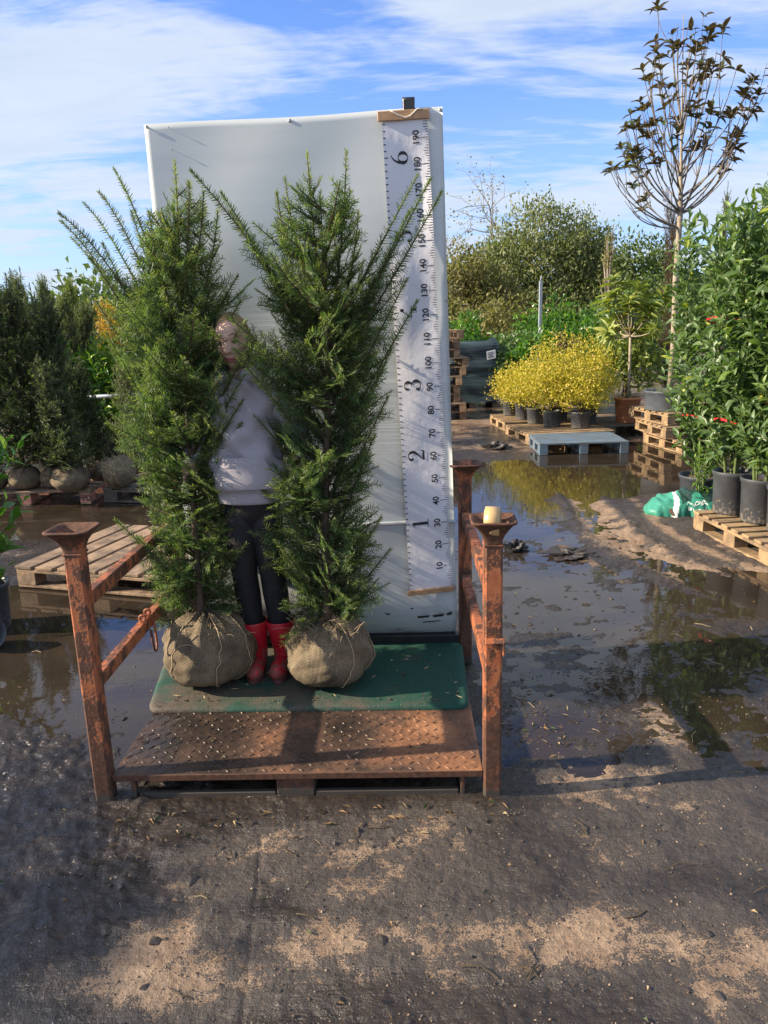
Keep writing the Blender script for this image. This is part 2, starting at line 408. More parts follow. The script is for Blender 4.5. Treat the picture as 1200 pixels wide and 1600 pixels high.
def mat_mat():
    t = NT('green_mat'); v = t.geo()
    a = t.noise(4.5, 6, 0.65, None, v); b = t.noise(160, 3, 0.6, None, v)
    z = t.n('ShaderNodeSeparateXYZ'); t.l(v, z.inputs[0])
    # trampled dirt round the root balls and the boots
    dirt = t.rng(t.math('ADD', a, t.rng(z.outputs[0], -0.95, 0.30, 0.17, -0.04, False)), 0.50, 0.74)
    g = t.ramp(b, [(0.3, (0.003, 0.034, 0.023)), (0.7, (0.009, 0.080, 0.052))])
    col = t.mix(t.math('MULTIPLY', dirt, 0.9), g, t.ramp(b, [(0.3, (0.05, 0.036, 0.026)), (0.7, (0.13, 0.10, 0.072))]))
    t.set(col=col, rough=0.8).bump(b, 0.6, 0.004); M['mat'] = t.mat
mat_mat()
def burlap():
    t = NT('burlap'); v = t.geo()
    def wave(d, s):
        w = t.n('ShaderNodeTexWave'); w.wave_type = 'BANDS'; w.bands_direction = d; w.inputs['Scale'].default_value = s
        w.inputs['Distortion'].default_value = 1.6; w.inputs['Detail'].default_value = 2; w.inputs['Detail Scale'].default_value = 0.6; t.l(v, w.inputs['Vector']); return w.outputs['Fac']
    wv = t.math('ADD', wave('X', 62), wave('Z', 62)); n = t.noise(6, 7, 0.7, None, v); f = t.noise(120, 3, 0.5, None, v)
    base = t.ramp(n, [(0.30, (0.085, 0.066, 0.048)), (0.45, (0.22, 0.178, 0.125)), (0.58, (0.32, 0.262, 0.182)), (0.75, (0.46, 0.385, 0.27))])
    sh = t.math('ADD', t.math('MULTIPLY', wv, 0.32), t.math('MULTIPLY', f, 0.35))
    col = t.mix(1.0, base, t.ramp(sh, [(0.15, (0.30, 0.28, 0.25)), (0.75, (1.25, 1.22, 1.15))]), 'MULTIPLY')
    t.set(col=col, rough=0.95, spec=0.2).bump(t.math('ADD', wv, t.math('MULTIPLY', n, 2.0)), 0.7, 0.006); M['burlap'] = t.mat
burlap()
def panel_mat():
    t = NT('white_sheet'); v = t.geo()
    a = t.noise(3, 5, 0.6, (0.5, 1, 2.5), v); st = t.noise(5, 6, 0.65, (0.35, 1, 16), v, 0.3); f = t.noise(50, 4, 0.6, None, v)
    z = t.n('ShaderNodeSeparateXYZ'); t.l(v, z.inputs[0])
    film = t.math('MULTIPLY', t.rng(z.outputs[2], 0.95, 1.15), t.rng(z.outputs[2], 1.75, 1.45))
    col = t.ramp(a, [(0.3, (0.49, 0.535, 0.54)), (0.7, (0.575, 0.61, 0.61))])
    grime = t.math('MULTIPLY', t.rng(z.outputs[2], 0.42, 0.16), t.rng(t.noise(9, 6, 0.7, (0.6, 1, 2), v), 0.50, 0.66))
    col = t.mix(t.math('MULTIPLY', grime, 0.7), col, (0.12, 0.10, 0.08))
    spk = t.rng(t.noise(26, 2, 0.4, (1, 1, 0.5), v), 0.70, 0.76); col = t.mix(t.math('MULTIPLY', spk, 0.25), col, (0.45, 0.42, 0.38))
    t.set(col=col, rough=t.rng(film, 0, 1, 0.30, 0.16))
    t.bump(t.math('ADD', t.math('MULTIPLY', st, t.math('ADD', t.math('MULTIPLY', film, 1.0), 0.06)), t.math('MULTIPLY', f, 0.01)), 0.25, 0.012)
    M['sheet'] = t.mat
panel_mat()
def cloth_white():
    t = NT('chart_fabric'); n = t.noise(6, 4); t.set(col=t.ramp(n, [(0.3, (0.62, 0.62, 0.66)), (0.7, (0.68, 0.68, 0.72))]), rough=0.7, spec=0.3).bump(t.noise(7, 4, 0.5), 0.35, 0.02); M['chart'] = t.mat
cloth_white()
def hoodie():
    t = NT('lilac_fleece'); n = t.noise(9, 5); f = t.noise(400, 2)
    t.set(col=t.ramp(n, [(0.3, (0.34, 0.315, 0.35)), (0.7, (0.40, 0.375, 0.405))]), rough=0.95, sheen=0.3, spec=0.2).bump(t.math('ADD', f, t.math('MULTIPLY', t.noise(16, 3, 0.5, None, None, 0.8), 3)), 0.25, 0.006); M['hoodie'] = t.mat
hoodie()
def wrapfilm():
    t = NT('black_wrap'); st = t.noise(3, 6, 0.65, (0.6, 0.6, 14), None, 0.5)
    t.set(col=t.ramp(st, [(0.3, (0.025, 0.038, 0.045)), (0.6, (0.055, 0.085, 0.095)), (0.8, (0.16, 0.20, 0.21))]), rough=0.25).bump(st, 0.6, 0.03); M['wrap'] = t.mat
wrapfilm()
def terracotta():
    t = NT('terracotta'); n = t.noise(6, 5); t.set(col=t.ramp(n, [(0.3, (0.40, 0.145, 0.065)), (0.7, (0.55, 0.23, 0.11))]), rough=0.75).bump(t.noise(60), 0.2, 0.004); M['terracotta'] = t.mat
terracotta()
def potmat():
    t = NT('dusty_black_pot'); n = t.noise(7, 6, 0.65); sp = t.noise(45, 4, 0.6)
    z = t.n('ShaderNodeSeparateXYZ'); t.l(t.obj(), z.inputs[0])
    base = t.ramp(n, [(0.3, (0.030, 0.034, 0.040)), (0.7, (0.070, 0.078, 0.088))])
    low = t.rng(t.math('ADD', t.rng(z.outputs[2], 0.16, 0.0, 0.0, 0.24, False), sp), 0.62, 0.80)
    t.set(col=t.mix(t.math('MULTIPLY', low, 0.7), base, (0.22, 0.19, 0.15)), rough=0.5).bump(sp, 0.1, 0.003); M['pot'] = t.mat
potmat()
def bagmat():
    t = NT('green_bag_plastic'); n = t.noise(6, 5); t.set(col=t.ramp(n, [(0.3, (0.03, 0.20, 0.14)), (0.7, (0.06, 0.30, 0.21))]), rough=0.3).bump(t.noise(12, 5, 0.6, None, None, 0.8), 0.7, 0.02); M['bag'] = t.mat
    t = NT('dark_bag_plastic'); n = t.noise(8, 5); t.set(col=t.ramp(n, [(0.3, (0.008, 0.025, 0.02)), (0.7, (0.03, 0.08, 0.06))]), rough=0.28).bump(t.noise(14, 5, 0.6, None, None, 0.8), 0.8, 0.02); M['bag_dark'] = t.mat
bagmat()
# ------------------------------------------------------------------ ground: wet concrete yard under mud, with puddles
def ell(x, y, c, rx, ry, rot=0.0, soft=0.5):
    ca, sa = math.cos(rot), math.sin(rot); dx, dy = x - c[0], y - c[1]
    u = (dx * ca + dy * sa) / rx; v = (-dx * sa + dy * ca) / ry
    return 1 - sstep(1 - soft, 1 + soft, np.sqrt(u * u + v * v))
def pldist(x, y, pts):
    d = np.full(x.shape, 1e9)
    for (ax, ay), (bx, by) in zip(pts[:-1], pts[1:]):
        ux, uy = bx - ax, by - ay; l2 = ux * ux + uy * uy
        t = np.clip(((x - ax) * ux + (y - ay) * uy) / l2, 0, 1)
        d = np.minimum(d, np.hypot(x - ax - t * ux, y - ay - t * uy))
    return d
TRACK = [tuple(gp(*q)[:2]) for q in ((905, 770), (925, 800), (955, 838), (1005, 868), (1060, 893), (1150, 925))]
def ground_fields(x, y):
    wob = fbm(x * 1.3, y * 1.3, 4, 11) * 0.28
    xx, yy = x + wob, y + wob * 0.8
    calm = np.maximum.reduce([
        ell(xx, yy, gp(60, 985)[:2], 1.25, 0.75, 0.0, .3),          # left pool
        ell(xx, yy, (-2.9, 3.3), 1.3, 1.0, 0.3, .3),
        ell(xx, yy, gp(215, 960)[:2], 0.75, 0.75, 0.0, .3),
        ell(xx, yy, (-2.4, 6.35), 2.3, 0.50, 0.0, .3),               # brown water in front of the left pallets
        ell(xx, yy, gp(880, 742)[:2], 1.75, 0.95, 0.0, .25),         # mirror pool on the right
        ell(xx, yy, gp(1000, 712)[:2], 1.1, 0.95, 0.0, .25),
        ell(xx, yy, gp(1175, 925)[:2], 0.35, 0.35, 0.5, .4)])
    film = np.maximum.reduce([
        ell(xx, yy, gp(880, 930)[:2], 0.95, 0.75, 0.1, .5), ell(xx, yy, gp(830, 830)[:2], 0.7, 1.1, 0.0, .5),
        ell(xx, yy, gp(1060, 1040)[:2], 0.85, 0.45, 0.1, .5), ell(xx, yy, gp(760, 780)[:2], 0.6, 1.0, 0, .5),
        ell(xx, yy, gp(240, 1060)[:2], 0.6, 0.5, 0, .5),
        ell(xx, yy, gp(860, 1150)[:2], 0.35, 0.3, 0, .6) * .7, ell(xx, yy, gp(1130, 1150)[:2], 0.35, 0.25, 0, .5) * .8])
    n1 = fbm(x * 1.1, y * 1.1, 4, 1); n2 = fbm(x * 4, y * 4, 4, 2); n3 = fbm(x * 14, y * 14, 4, 3); n4 = fbm(x * 45, y * 45, 3, 4)
    ridged = 1 - np.abs(fbm(x * 9 + n2, y * 9 - n1, 4, 5)) * 2
    ridged2 = 1 - np.abs(fbm(x * 17 + n2 * 1.5, y * 17 - n1, 4, 6)) * 2.2
    slurry = np.maximum.reduce([ell(xx, yy, gp(40, 1290)[:2], 0.55, 0.42, 0.2, .5), ell(xx, yy, gp(10, 1420)[:2], 0.42, 0.3, 0.2, .5), ell(xx, yy, gp(120, 1190)[:2], 0.45, 0.35, 0.2, .5)])
    dry = np.maximum.reduce([ell(xx, yy, gp(285, 1385)[:2], 0.22, 0.20, 0.3, .6), ell(xx, yy, gp(250, 1530)[:2], 0.34, 0.20, 0, .6), ell(xx, yy, gp(480, 1490)[:2], 0.14, 0.09, 0, .6),
        ell(xx, yy, gp(880, 1180)[:2], 0.13, 0.30, 0.1, .6), ell(xx, yy, gp(990, 1150)[:2], 0.10, 0.22, 0.2, .6), ell(xx, yy, gp(560, 1320)[:2], 0.45, 0.16, 0.1, .6) * .6,
        ell(xx, yy, gp(1180, 1560)[:2], 0.22, 0.3, 0, .6), ell(xx, yy, gp(1110, 1280)[:2], 0.30, 0.25, 0, .7) * .7, ell(xx, yy, gp(640, 1380)[:2], 0.3, 0.12, 0, .6) * .7, ell(xx, yy, gp(760, 1480)[:2], 0.40, 0.14, 0, .6) * .8,
        ell(xx, yy, gp(20, 1330)[:2], 0.1, 0.1, 0, .5)])
    td = pldist(x, y, TRACK); td2 = np.abs(td - 0.0)
    track = np.exp(-(td2 / 0.16) ** 2)
    far = sstep(7, 11, y)
    mud = np.clip(1.04 + 0.26 * n1 + 0.58 * n2 + 0.36 * n3 - 0.48 * dry + 0.5 * slurry + 0.25 * film, 0, 1)
    mud = np.clip(mud - 1.1 * track * (0.75 + n3) - .8 * np.exp(-((td - .42) / .05) ** 2) * (0.7 + n3) * sstep(4.0, 4.6, y), 0, 1)
    mud = mud * (1 - far) + far * np.clip(0.45 + n1 * .6 + n2 * .4, 0, 1)
    wet = np.clip(0.56 + 0.55 * film + calm + 0.75 * slurry + 0.35 * n2 + 0.25 * n1 - 0.65 * dry - 0.6 * track, 0, 1)
    rightdry = ell(xx, yy, gp(1080, 850)[:2], 0.85, 1.0, 0, .4); wet = np.clip(wet - 0.7 * rightdry, 0, 1); mud = np.clip(mud - 0.22 * rightdry, 0, 1)
    h = 0.010 + 0.006 * n1 + mud * (0.0065 * n2 + 0.0045 * n3 + 0.0018 * n4) + 0.0015 * n3 + 0.0008 * n4 + rightdry * (0.006 * n3 + 0.003 * n4 + 0.005 * n2) + film * (0.007 * n3 + 0.0045 * n4) + slurry * (0.007 * np.maximum(ridged2, 0) ** 2 + 0.009 * n3 + 0.004 * n4 + 0.010 * n2 + 0.002)
    h = h - calm * (0.034 + 0.004 * n2) - film * (0.0150 * (1 + 0.3 * n1) - 0.006 * n2) * (1 - calm) + rightdry * 0.006
    tr = [(-0.20, .010), (0.0, -.012), (0.20, .010)]
    side = np.exp(-((td - 0.19) / 0.05) ** 2) * 0.016 - np.exp(-(td / 0.13) ** 2) * 0.008
    h = h + side * sstep(10.0, 6.5, y)
    # a joint between two concrete slabs
    jx = gp(400, 1400); j = np.exp(-((x - jx.x + (y - jx.y) * 0.08) / 0.006) ** 2) * (y < 2.1); h = h - 0.004 * j
    return h, mud, wet, np.maximum(calm, film)
def make_ground():
    NX, NY = 560, 760
    s = np.linspace(-1, 1, NX); s = np.sign(s) * np.abs(s) ** 1.08
    yy = np.concatenate([np.geomspace(0.62, 16.5, NY)])
    Y = np.repeat(yy[:, None], NX, 1); X = s[None, :] * (Y * 0.66 + 0.75)
    h, mud, wet, pud = ground_fields(X, Y)
    edge = np.maximum(sstep(0.93, 1.0, np.abs(np.repeat(s[None, :], NY, 0))), np.maximum(sstep(0.80, 0.62, Y), sstep(15.0, 16.5, Y)))
    h = h * (1 - edge) - 0.05 * edge
    V = np.stack([X, Y, h], -1).reshape(-1, 3)
    i = np.arange(NY - 1)[:, None] * NX + np.arange(NX - 1)[None, :]
    Q = np.stack([i, i + 1, i + NX + 1, i + NX], -1).reshape(-1, 4)
    me = np_mesh('ground', V, Q, attrs={'mud': mud.ravel(), 'wet': wet.ravel()}); me.shade_smooth()
    t = NT('muddy_concrete'); v = t.geo(); mudA = t.attr('mud'); wetA = t.attr('wet')
    n1 = t.noise(7, 7, 0.65, None, v); n2 = t.noise(38, 6, 0.62, None, v); n3 = t.noise(220, 3, 0.6, None, v)
    brush = t.noise(6, 5, 0.6, (0.7, 14, 1), v, 0.2)
    con = t.ramp(n2, [(0.25, (0.165, 0.115, 0.076)), (0.5, (0.29, 0.203, 0.132)), (0.8, (0.42, 0.30, 0.195))])
    con = t.mix(t.rng(n1, 0.35, 0.7), con, t.mix(1.0, con, (0.72, 0.66, 0.62), 'MULTIPLY'))
    md = t.ramp(n2, [(0.25, (0.032, 0.026, 0.022)), (0.6, (0.070, 0.057, 0.048)), (0.85, (0.112, 0.091, 0.075))])
    k = t.math('ADD', mudA, t.math('ADD', t.math('MULTIPLY', t.math('SUBTRACT', n2, 0.5), 1.3), t.math('ADD', t.math('ADD', t.math('MULTIPLY', t.math('SUBTRACT', brush, 0.5), 0.40), t.math('MULTIPLY', t.math('SUBTRACT', n1, 0.5), 0.9)), t.math('MULTIPLY', t.math('SUBTRACT', n3, 0.5), 1.1))))
    f = t.rng(k, 0.40, 0.54)
    col = t.mix(f, con, md)
    damp = t.rng(t.math('ADD', wetA, t.math('MULTIPLY', t.math('SUBTRACT', n1, 0.5), 0.8)), 0.15, 0.65)
    col = t.mix(t.math('MULTIPLY', damp, 0.75), col, t.mix(1.0, col, (0.5, 0.46, 0.42), 'MULTIPLY'))
    w2 = t.rng(t.math('ADD', t.math('ADD', wetA, t.math('MULTIPLY', f, 0.15)), t.math('MULTIPLY', t.math('SUBTRACT', n2, 0.5), 0.9)), 0.25, 0.75)
    t.set(col=col, rough=t.rng(w2, 0, 1, 0.70, 0.11, False), spec=0.5)
    t.bump(t.math('ADD', t.math('MULTIPLY', n2, 1.0), t.math('ADD', t.math('MULTIPLY', n3, 0.22), t.math('MULTIPLY', brush, 0.35))), 0.9, 0.014)
    M['ground'] = t.mat
    tag(link('ground', me, t.mat), kind='structure')
    # water lies level in the hollows of the ground
    st = 4; g = pud[::st, ::st]; hh = h[::st, ::st]; a = g.shape
    keep = (g[:-1, :-1] > .02) | (g[1:, 1:] > .02) | (g[1:, :-1] > .02) | (g[:-1, 1:] > .02)
    e2 = edge[::st, ::st][:-1, :-1] < .02
    P = np.stack([X[::st, ::st], Y[::st, ::st], np.zeros(a)], -1).reshape(-1, 3)
    i = np.arange(a[0] - 1)[:, None] * a[1] + np.arange(a[1] - 1)[None, :]
    Q = np.stack([i, i + 1, i + a[1] + 1, i + a[1]], -1)[keep & e2]
    me = np_mesh('water', P, Q); me.shade_smooth()
    t = NT('muddy_water'); v = t.geo(); n = t.noise(2, 4, 0.6, None, v)
    t.set(col=t.ramp(n, [(0.3, (0.022, 0.017, 0.012)), (0.7, (0.045, 0.033, 0.023))]), rough=0.02, ior=1.40)
    t.bump(t.math('ADD', t.noise(9, 3, 0.5, None, v), t.math('MULTIPLY', t.noise(55, 2, 0.5, None, v), 0.10)), 0.06, 0.01)
    tag(link('water', me, t.mat), kind='structure')
    # the yard goes on to the horizon
    mb = MB(); mb.add([(-400, -120, -.05), (400, -120, -.05), (400, 600, -.05), (-400, 600, -.05)], [(0, 1, 2, 3)])
    t = NT('far_earth'); v = t.geo(); n = t.noise(0.8, 7, 0.65, None, v)
    t.set(col=t.ramp(n, [(0.3, (0.05, 0.040, 0.030)), (0.55, (0.13, 0.095, 0.066)), (0.75, (0.07, 0.085, 0.035))]), rough=0.8)
    tag(mb.build('ground', t.mat), kind='structure')
make_ground()
def gz(x, y):
    h = ground_fields(np.array([x], float), np.array([y], float))[0][0]; return float(max(h, 0.0))

def litter():
    """twigs, bits of leaf and clods of mud lying about: nobody could count them"""
    mb = MB(); st = MB(); cl = MB()
    def leaf(x, y, L, w, m):
        z = gz(x, y) + 0.003; a = random.uniform(0, 6.28); c, s = math.cos(a), math.sin(a); k = random.uniform(.002, .012)
        q = [(-L / 2, 0, 0), (-L * .1, w / 2, k), (L / 2, 0, k * .5), (-L * .1, -w / 2, k * .6)]
        m.add([(x + u * c - v_ * s, y + u * s + v_ * c, z + e) for u, v_, e in q], [(0, 1, 2), (0, 2, 3)], random.choice((0, 0, 0, 1, 2)))
    for i in range(240):
        y = random.uniform(1.05, 4.4); x = random.uniform(-1, 1) * (y * .55 + .1)
        if -1.05 < x < .42 and 2.2 < y < 3.45: continue
        leaf(x, y, random.uniform(.008, .028), random.uniform(.002, .007), mb)
    for i in range(200):                                        # thicker beside the right posts and along the front edge
        if i % 2: x, y = random.gauss(.55, .12), random.gauss(2.85, .22)
        else: x, y = random.uniform(-.9, .4), 2.26 - abs(random.gauss(0, .12))
        if x < .42 and y > 2.24: continue
        leaf(x, y, random.uniform(.012, .045), random.uniform(.002, .008), mb)
    tag(mb.build('leaf_litter', [M['dry_leaf'], M['straw'], M['green_litter']]), kind='stuff')
    for i in range(90):
        y = random.uniform(1.1, 4.0); x = random.uniform(-1, 1) * (y * .55 + .1)
        if -1.05 < x < .42 and 2.2 < y < 3.45: continue
        a = random.uniform(0, 6.28); L = random.uniform(.02, .10); z = gz(x, y) + .004
        st.tube([(x, y, z), (x + L * .5 * math.cos(a), y + L * .5 * math.sin(a), z + random.uniform(.002, .01)), (x + L * math.cos(a + .2), y + L * math.sin(a + .2), z)], random.uniform(.0008, .002), 4, mi=random.choice((0, 0, 1)))
    tag(st.build('twig_litter', [M['twig'], M['straw']]), kind='stuff')
    ico = bmesh.new(); bmesh.ops.create_icosphere(ico, subdivisions=1, radius=1); iv = [v.co.copy() for v in ico.verts]; fi = [tuple(v.index for v in f.verts) for f in ico.faces]; ico.free()
    for i in range(600):
        k = i % 4
        if k == 0: y = random.uniform(1.0, 3.0); p = Vector((random.uniform(-1, 1) * (y * .55), y, 0))
        elif k == 1: p = gp(random.gauss(1050, 90), random.gauss(850, 40))
        elif k == 2: y = random.uniform(1.0, 5.0); p = Vector((random.uniform(-1, 1) * (y * .55), y, 0))
        else: p = gp(random.gauss(930, 90), random.gauss(1060, 90))
        if -1.05 < p.x < .42 and 2.2 < p.y < 3.45: continue
        r = abs(random.gauss(0, .0055)) + .002; r = min(r, .02)
        S = (random.uniform(.7, 1.5), random.uniform(.7, 1.5), random.uniform(.4, .8)); a = random.uniform(0, 6.28); c, s = math.cos(a), math.sin(a); z = gz(p.x, p.y)
        vs = []
        for v in iv:
            j = random.uniform(.7, 1.25) * r; u, w = v.x * S[0] * j, v.y * S[1] * j; vs.append((p.x + u * c - w * s, p.y + u * s + w * c, z + v.z * S[2] * j))
        cl.add(vs, fi)
    tag(cl.build('mud_clods', M['mud_clod']), kind='stuff')
    gr = MB()
    for i in range(5200):
        y = .95 + 2.4 * random.random() ** 1.5; x = random.uniform(-1, 1) * (y * .55 + .05)
        if -1.05 < x < .42 and 2.2 < y < 3.45: continue
        r = min(.007, .0012 + abs(random.gauss(0, .0016))); z = gz(x, y) + r * .3; a = random.uniform(0, 6.28); c, s = math.cos(a) * r, math.sin(a) * r
        gr.add([(x + c, y + s, z), (x - s * .8, y + c * .8, z), (x - c, y - s, z), (x + s * .8, y - c * .8, z), (x + c * .2, y + s * .3, z + r * .9)], [(0, 1, 4), (1, 2, 4), (2, 3, 4), (3, 0, 4)], random.choice((0, 0, 1, 2)))
    tag(gr.build('grit', [M['mud_clod'], M['soil'], M['grit']]), kind='stuff')
litter()
# ------------------------------------------------------------------ plant kit
def norm(a): return a / np.maximum(np.linalg.norm(a, axis=-1, keepdims=True), 1e-9)
LEAF_T = {}
def leaf_template(kind):
    """verts (x along the leaf, y across, z up) and quads"""
    if kind in LEAF_T: return LEAF_T[kind]
    if kind == 'diamond': V = [(0, 0, 0), (.4, .5, .05), (1, 0, -.05), (.4, -.5, .05)]; Q = [(0, 3, 2, 1)]
    elif kind == 'needle': V = [(0, .5, 0), (0, -.5, 0), (1, -.16, 0), (1, .16, 0)]; Q = [(0, 1, 2, 3)]
    elif kind == 'fold':
        V = [(0, 0, 0), (.45, .5, .10), (1, 0, -.10), (.45, -.5, .10), (.45, 0, 0.0)]; Q = [(0, 4, 2, 1), (0, 3, 2, 4)]
    else:                                   # 'long': a drooping leaf with a midrib fold
        st = [(0, .06, 0), (.12, .26, .012), (.35, .5, .02), (.62, .44, -.03), (.85, .22, -.10), (1, .02, -.16)]
        V = []; Q = []
        for x, w, z in st: V += [(x, w, z + w * .22), (x, 0, z), (x, -w, z + w * .22)]
        for i in range(len(st) - 1):
            a = i * 3; Q += [(a, a + 1, a + 4, a + 3), (a + 1, a + 2, a + 5, a + 4)]
    LEAF_T[kind] = (np.array(V, float), np.array(Q, int)); return LEAF_T[kind]
def basis(D, N):
    X = norm(D); Z = norm(N - X * np.sum(N * X, -1, keepdims=True)); Y = np.cross(Z, X); return X, Y, Z
def inst(kind, P, D, N, L, W):
    T, Q = leaf_template(kind); X, Y, Z = basis(D, N); n = len(P); k = len(T)
    L = np.broadcast_to(L, (n,)); W = np.broadcast_to(W, (n,))
    V = P[:, None, :] + X[:, None, :] * (T[None, :, 0:1] * L[:, None, None]) + Y[:, None, :] * (T[None, :, 1:2] * W[:, None, None]) + Z[:, None, :] * (T[None, :, 2:3] * L[:, None, None])
    return V.reshape(-1, 3), (Q[None] + (np.arange(n) * k)[:, None, None]).reshape(-1, 4), k
class Pile:
    """gathers leaf / needle / wood faces for one mesh; slot 0 leaves, slot 1 wood"""
    def __init__(s): s.V = []; s.Q = []; s.m = []; s.t = []; s.n = 0
    def leaves(s, kind, P, D, N, L, W, tint):
        P = np.asarray(P, float)
        if not len(P): return
        V, Q, k = inst(kind, P, np.asarray(D, float), np.asarray(N, float), L, W)
        s.V.append(V); s.Q.append(Q + s.n); s.m.append(np.zeros(len(Q), int)); s.t.append(np.repeat(np.broadcast_to(tint, (len(P),)), k)); s.n += len(V)
    def wood(s, pts, r0, r1, n=4):
        pts = np.asarray(pts, float); k = len(pts); T = norm(np.gradient(pts, axis=0)); ref = np.array([0.31, 0.92, 0.23])
        U = norm(np.cross(T, ref)); W = np.cross(T, U); r = np.linspace(r0, r1, k)[:, None, None]; a = np.arange(n) * 2 * np.pi / n
        V = (pts[:, None] + r * (U[:, None] * np.cos(a)[None, :, None] + W[:, None] * np.sin(a)[None, :, None])).reshape(-1, 3)
        i = np.arange(k - 1)[:, None] * n; j = np.arange(n)[None]; j2 = (j + 1) % n
        Q = np.stack([i + j, i + j2, i + n + j2, i + n + j], -1).reshape(-1, 4)
        s.V.append(V); s.Q.append(Q + s.n); s.m.append(np.ones(len(Q), int)); s.t.append(np.full(len(V), .5)); s.n += len(V)
    def mesh(s, name, off=(0, 0, 0)):
        me = np_mesh(name, np.concatenate(s.V) - np.array(off), np.concatenate(s.Q), attrs={'tint': np.concatenate(s.t)}, midx=np.concatenate(s.m)); return me
    def build(s, name, mats, parent=None, kind=None, smooth=False):
        off = WLOC[parent.name] if parent is not None else (0, 0, 0)
        return link(name, s.mesh(name, tuple(off)), mats, parent, smooth, kind)

def curve(p0, d0, d1, L, n=8, jit=0.0):
    """polyline from p0 that starts along d0 and bends to d1"""
    d0 = np.asarray(d0, float); d1 = np.asarray(d1, float); t = np.linspace(0, 1, n)[:, None]
    D = norm(d0 * (1 - t) + d1 * t) + rng.normal(0, jit, (n, 3)); st = np.vstack([np.zeros((1, 3)), np.cumsum(D[:-1] * (L / (n - 1)), 0)])
    return np.asarray(p0, float) + st
def at_curve(pts, t):
    s = np.r_[0, np.cumsum(np.linalg.norm(np.diff(pts, axis=0), axis=1))]; s /= s[-1]
    P = np.stack([np.interp(t, s, pts[:, i]) for i in range(3)], -1)
    D = np.stack([np.interp(np.clip(t + .03, 0, 1), s, pts[:, i]) - np.interp(np.clip(t - .03, 0, 1), s, pts[:, i]) for i in range(3)], -1)
    return P, norm(D)
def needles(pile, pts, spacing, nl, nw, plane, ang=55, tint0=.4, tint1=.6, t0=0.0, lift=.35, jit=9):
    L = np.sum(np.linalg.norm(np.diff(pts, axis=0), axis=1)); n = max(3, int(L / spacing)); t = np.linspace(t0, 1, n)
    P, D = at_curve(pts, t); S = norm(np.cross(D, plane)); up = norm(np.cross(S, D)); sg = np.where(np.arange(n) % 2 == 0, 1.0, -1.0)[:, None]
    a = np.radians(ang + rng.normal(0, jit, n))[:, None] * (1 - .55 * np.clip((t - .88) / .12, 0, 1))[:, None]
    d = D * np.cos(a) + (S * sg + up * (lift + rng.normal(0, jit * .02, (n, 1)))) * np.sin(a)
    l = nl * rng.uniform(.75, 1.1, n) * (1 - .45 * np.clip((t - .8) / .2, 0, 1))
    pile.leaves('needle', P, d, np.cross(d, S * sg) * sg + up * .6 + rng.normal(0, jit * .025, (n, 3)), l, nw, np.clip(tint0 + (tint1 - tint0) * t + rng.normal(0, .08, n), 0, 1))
def spray(pile, pts, sp_twig, tw_len, spacing, nl, nw, wood_r, tint=(.3, .6), t_first=.12, droop=0.0, tw_ang=48, clean=None, t_last=.96, radial=False):
    """a conifer branch: its wood, side twigs in two ranks and the needles on all of them"""
    pts = np.asarray(pts, float); L = np.sum(np.linalg.norm(np.diff(pts, axis=0), axis=1))
    pile.wood(pts, wood_r, wood_r * .3, 4)
    D0 = norm(pts[-1] - pts[0]); up = np.array([0, 0, 1.0]); side = norm(np.cross(D0, up)[None])[0] if abs(D0[2]) < .97 else norm(np.cross(D0, rng.normal(size=3))[None])[0]
    roll = rng.uniform(-1.5, 1.5) if clean else rng.normal(0, .45); plane0 = norm((np.cross(side, D0) * math.cos(roll) + side * math.sin(roll))[None])[0]
    kw = dict(ang=64, lift=.12, jit=clean) if clean else {}
    needles(pile, pts, spacing, nl, nw, plane0, tint0=tint[0], tint1=tint[1], t0=.15, **kw)
    if radial: needles(pile, pts, spacing * 1.5, nl, nw, side, tint0=tint[0], tint1=tint[1], t0=.15, **kw)
    n = int(L * (1 - t_first) / sp_twig); ts = np.linspace(t_first, t_last, max(n, 1))
    P, D = at_curve(pts, ts)
    for i in range(len(ts)):
        l = tw_len * ((1 - ts[i] / (t_last + .04)) ** .55 * .95 + .12) * rng.uniform(.6, 1.15) * min(1, .45 + ts[i] * 2.2)
        if l < nl * .8: continue
        sg = 1 if i % 2 else -1; s = norm(np.cross(D[i], plane0)[None])[0] * sg; a = math.radians(tw_ang + rng.normal(0, 9))
        d = D[i] * math.cos(a) + s * math.sin(a) + plane0 * rng.normal(0.04, .22); e = d + D[i] * .45 + np.array([0, 0, -droop])
        tp = curve(P[i], d, e, l, 4)
        pile.wood(tp, wood_r * .32, wood_r * .18, 3)
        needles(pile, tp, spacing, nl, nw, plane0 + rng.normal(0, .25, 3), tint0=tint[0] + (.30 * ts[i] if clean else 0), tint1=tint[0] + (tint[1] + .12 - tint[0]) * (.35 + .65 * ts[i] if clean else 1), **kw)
        if clean and l > .10:
            for q in (.35, .62):
                if rng.random() < .6:
                    p2, d2 = at_curve(tp, np.array([q])); s2 = norm(np.cross(d2[0], plane0)[None])[0] * (1 if rng.random() < .5 else -1); t2 = curve(p2[0], d2[0] * .7 + s2 * .7, d2[0] + s2 * .3, l * rng.uniform(.35, .55), 3); pile.wood(t2, wood_r * .2, wood_r * .12, 3); needles(pile, t2, spacing, nl, nw, plane0 + rng.normal(0, .2, 3), tint0=tint[0], tint1=tint[1] + .15, **kw)

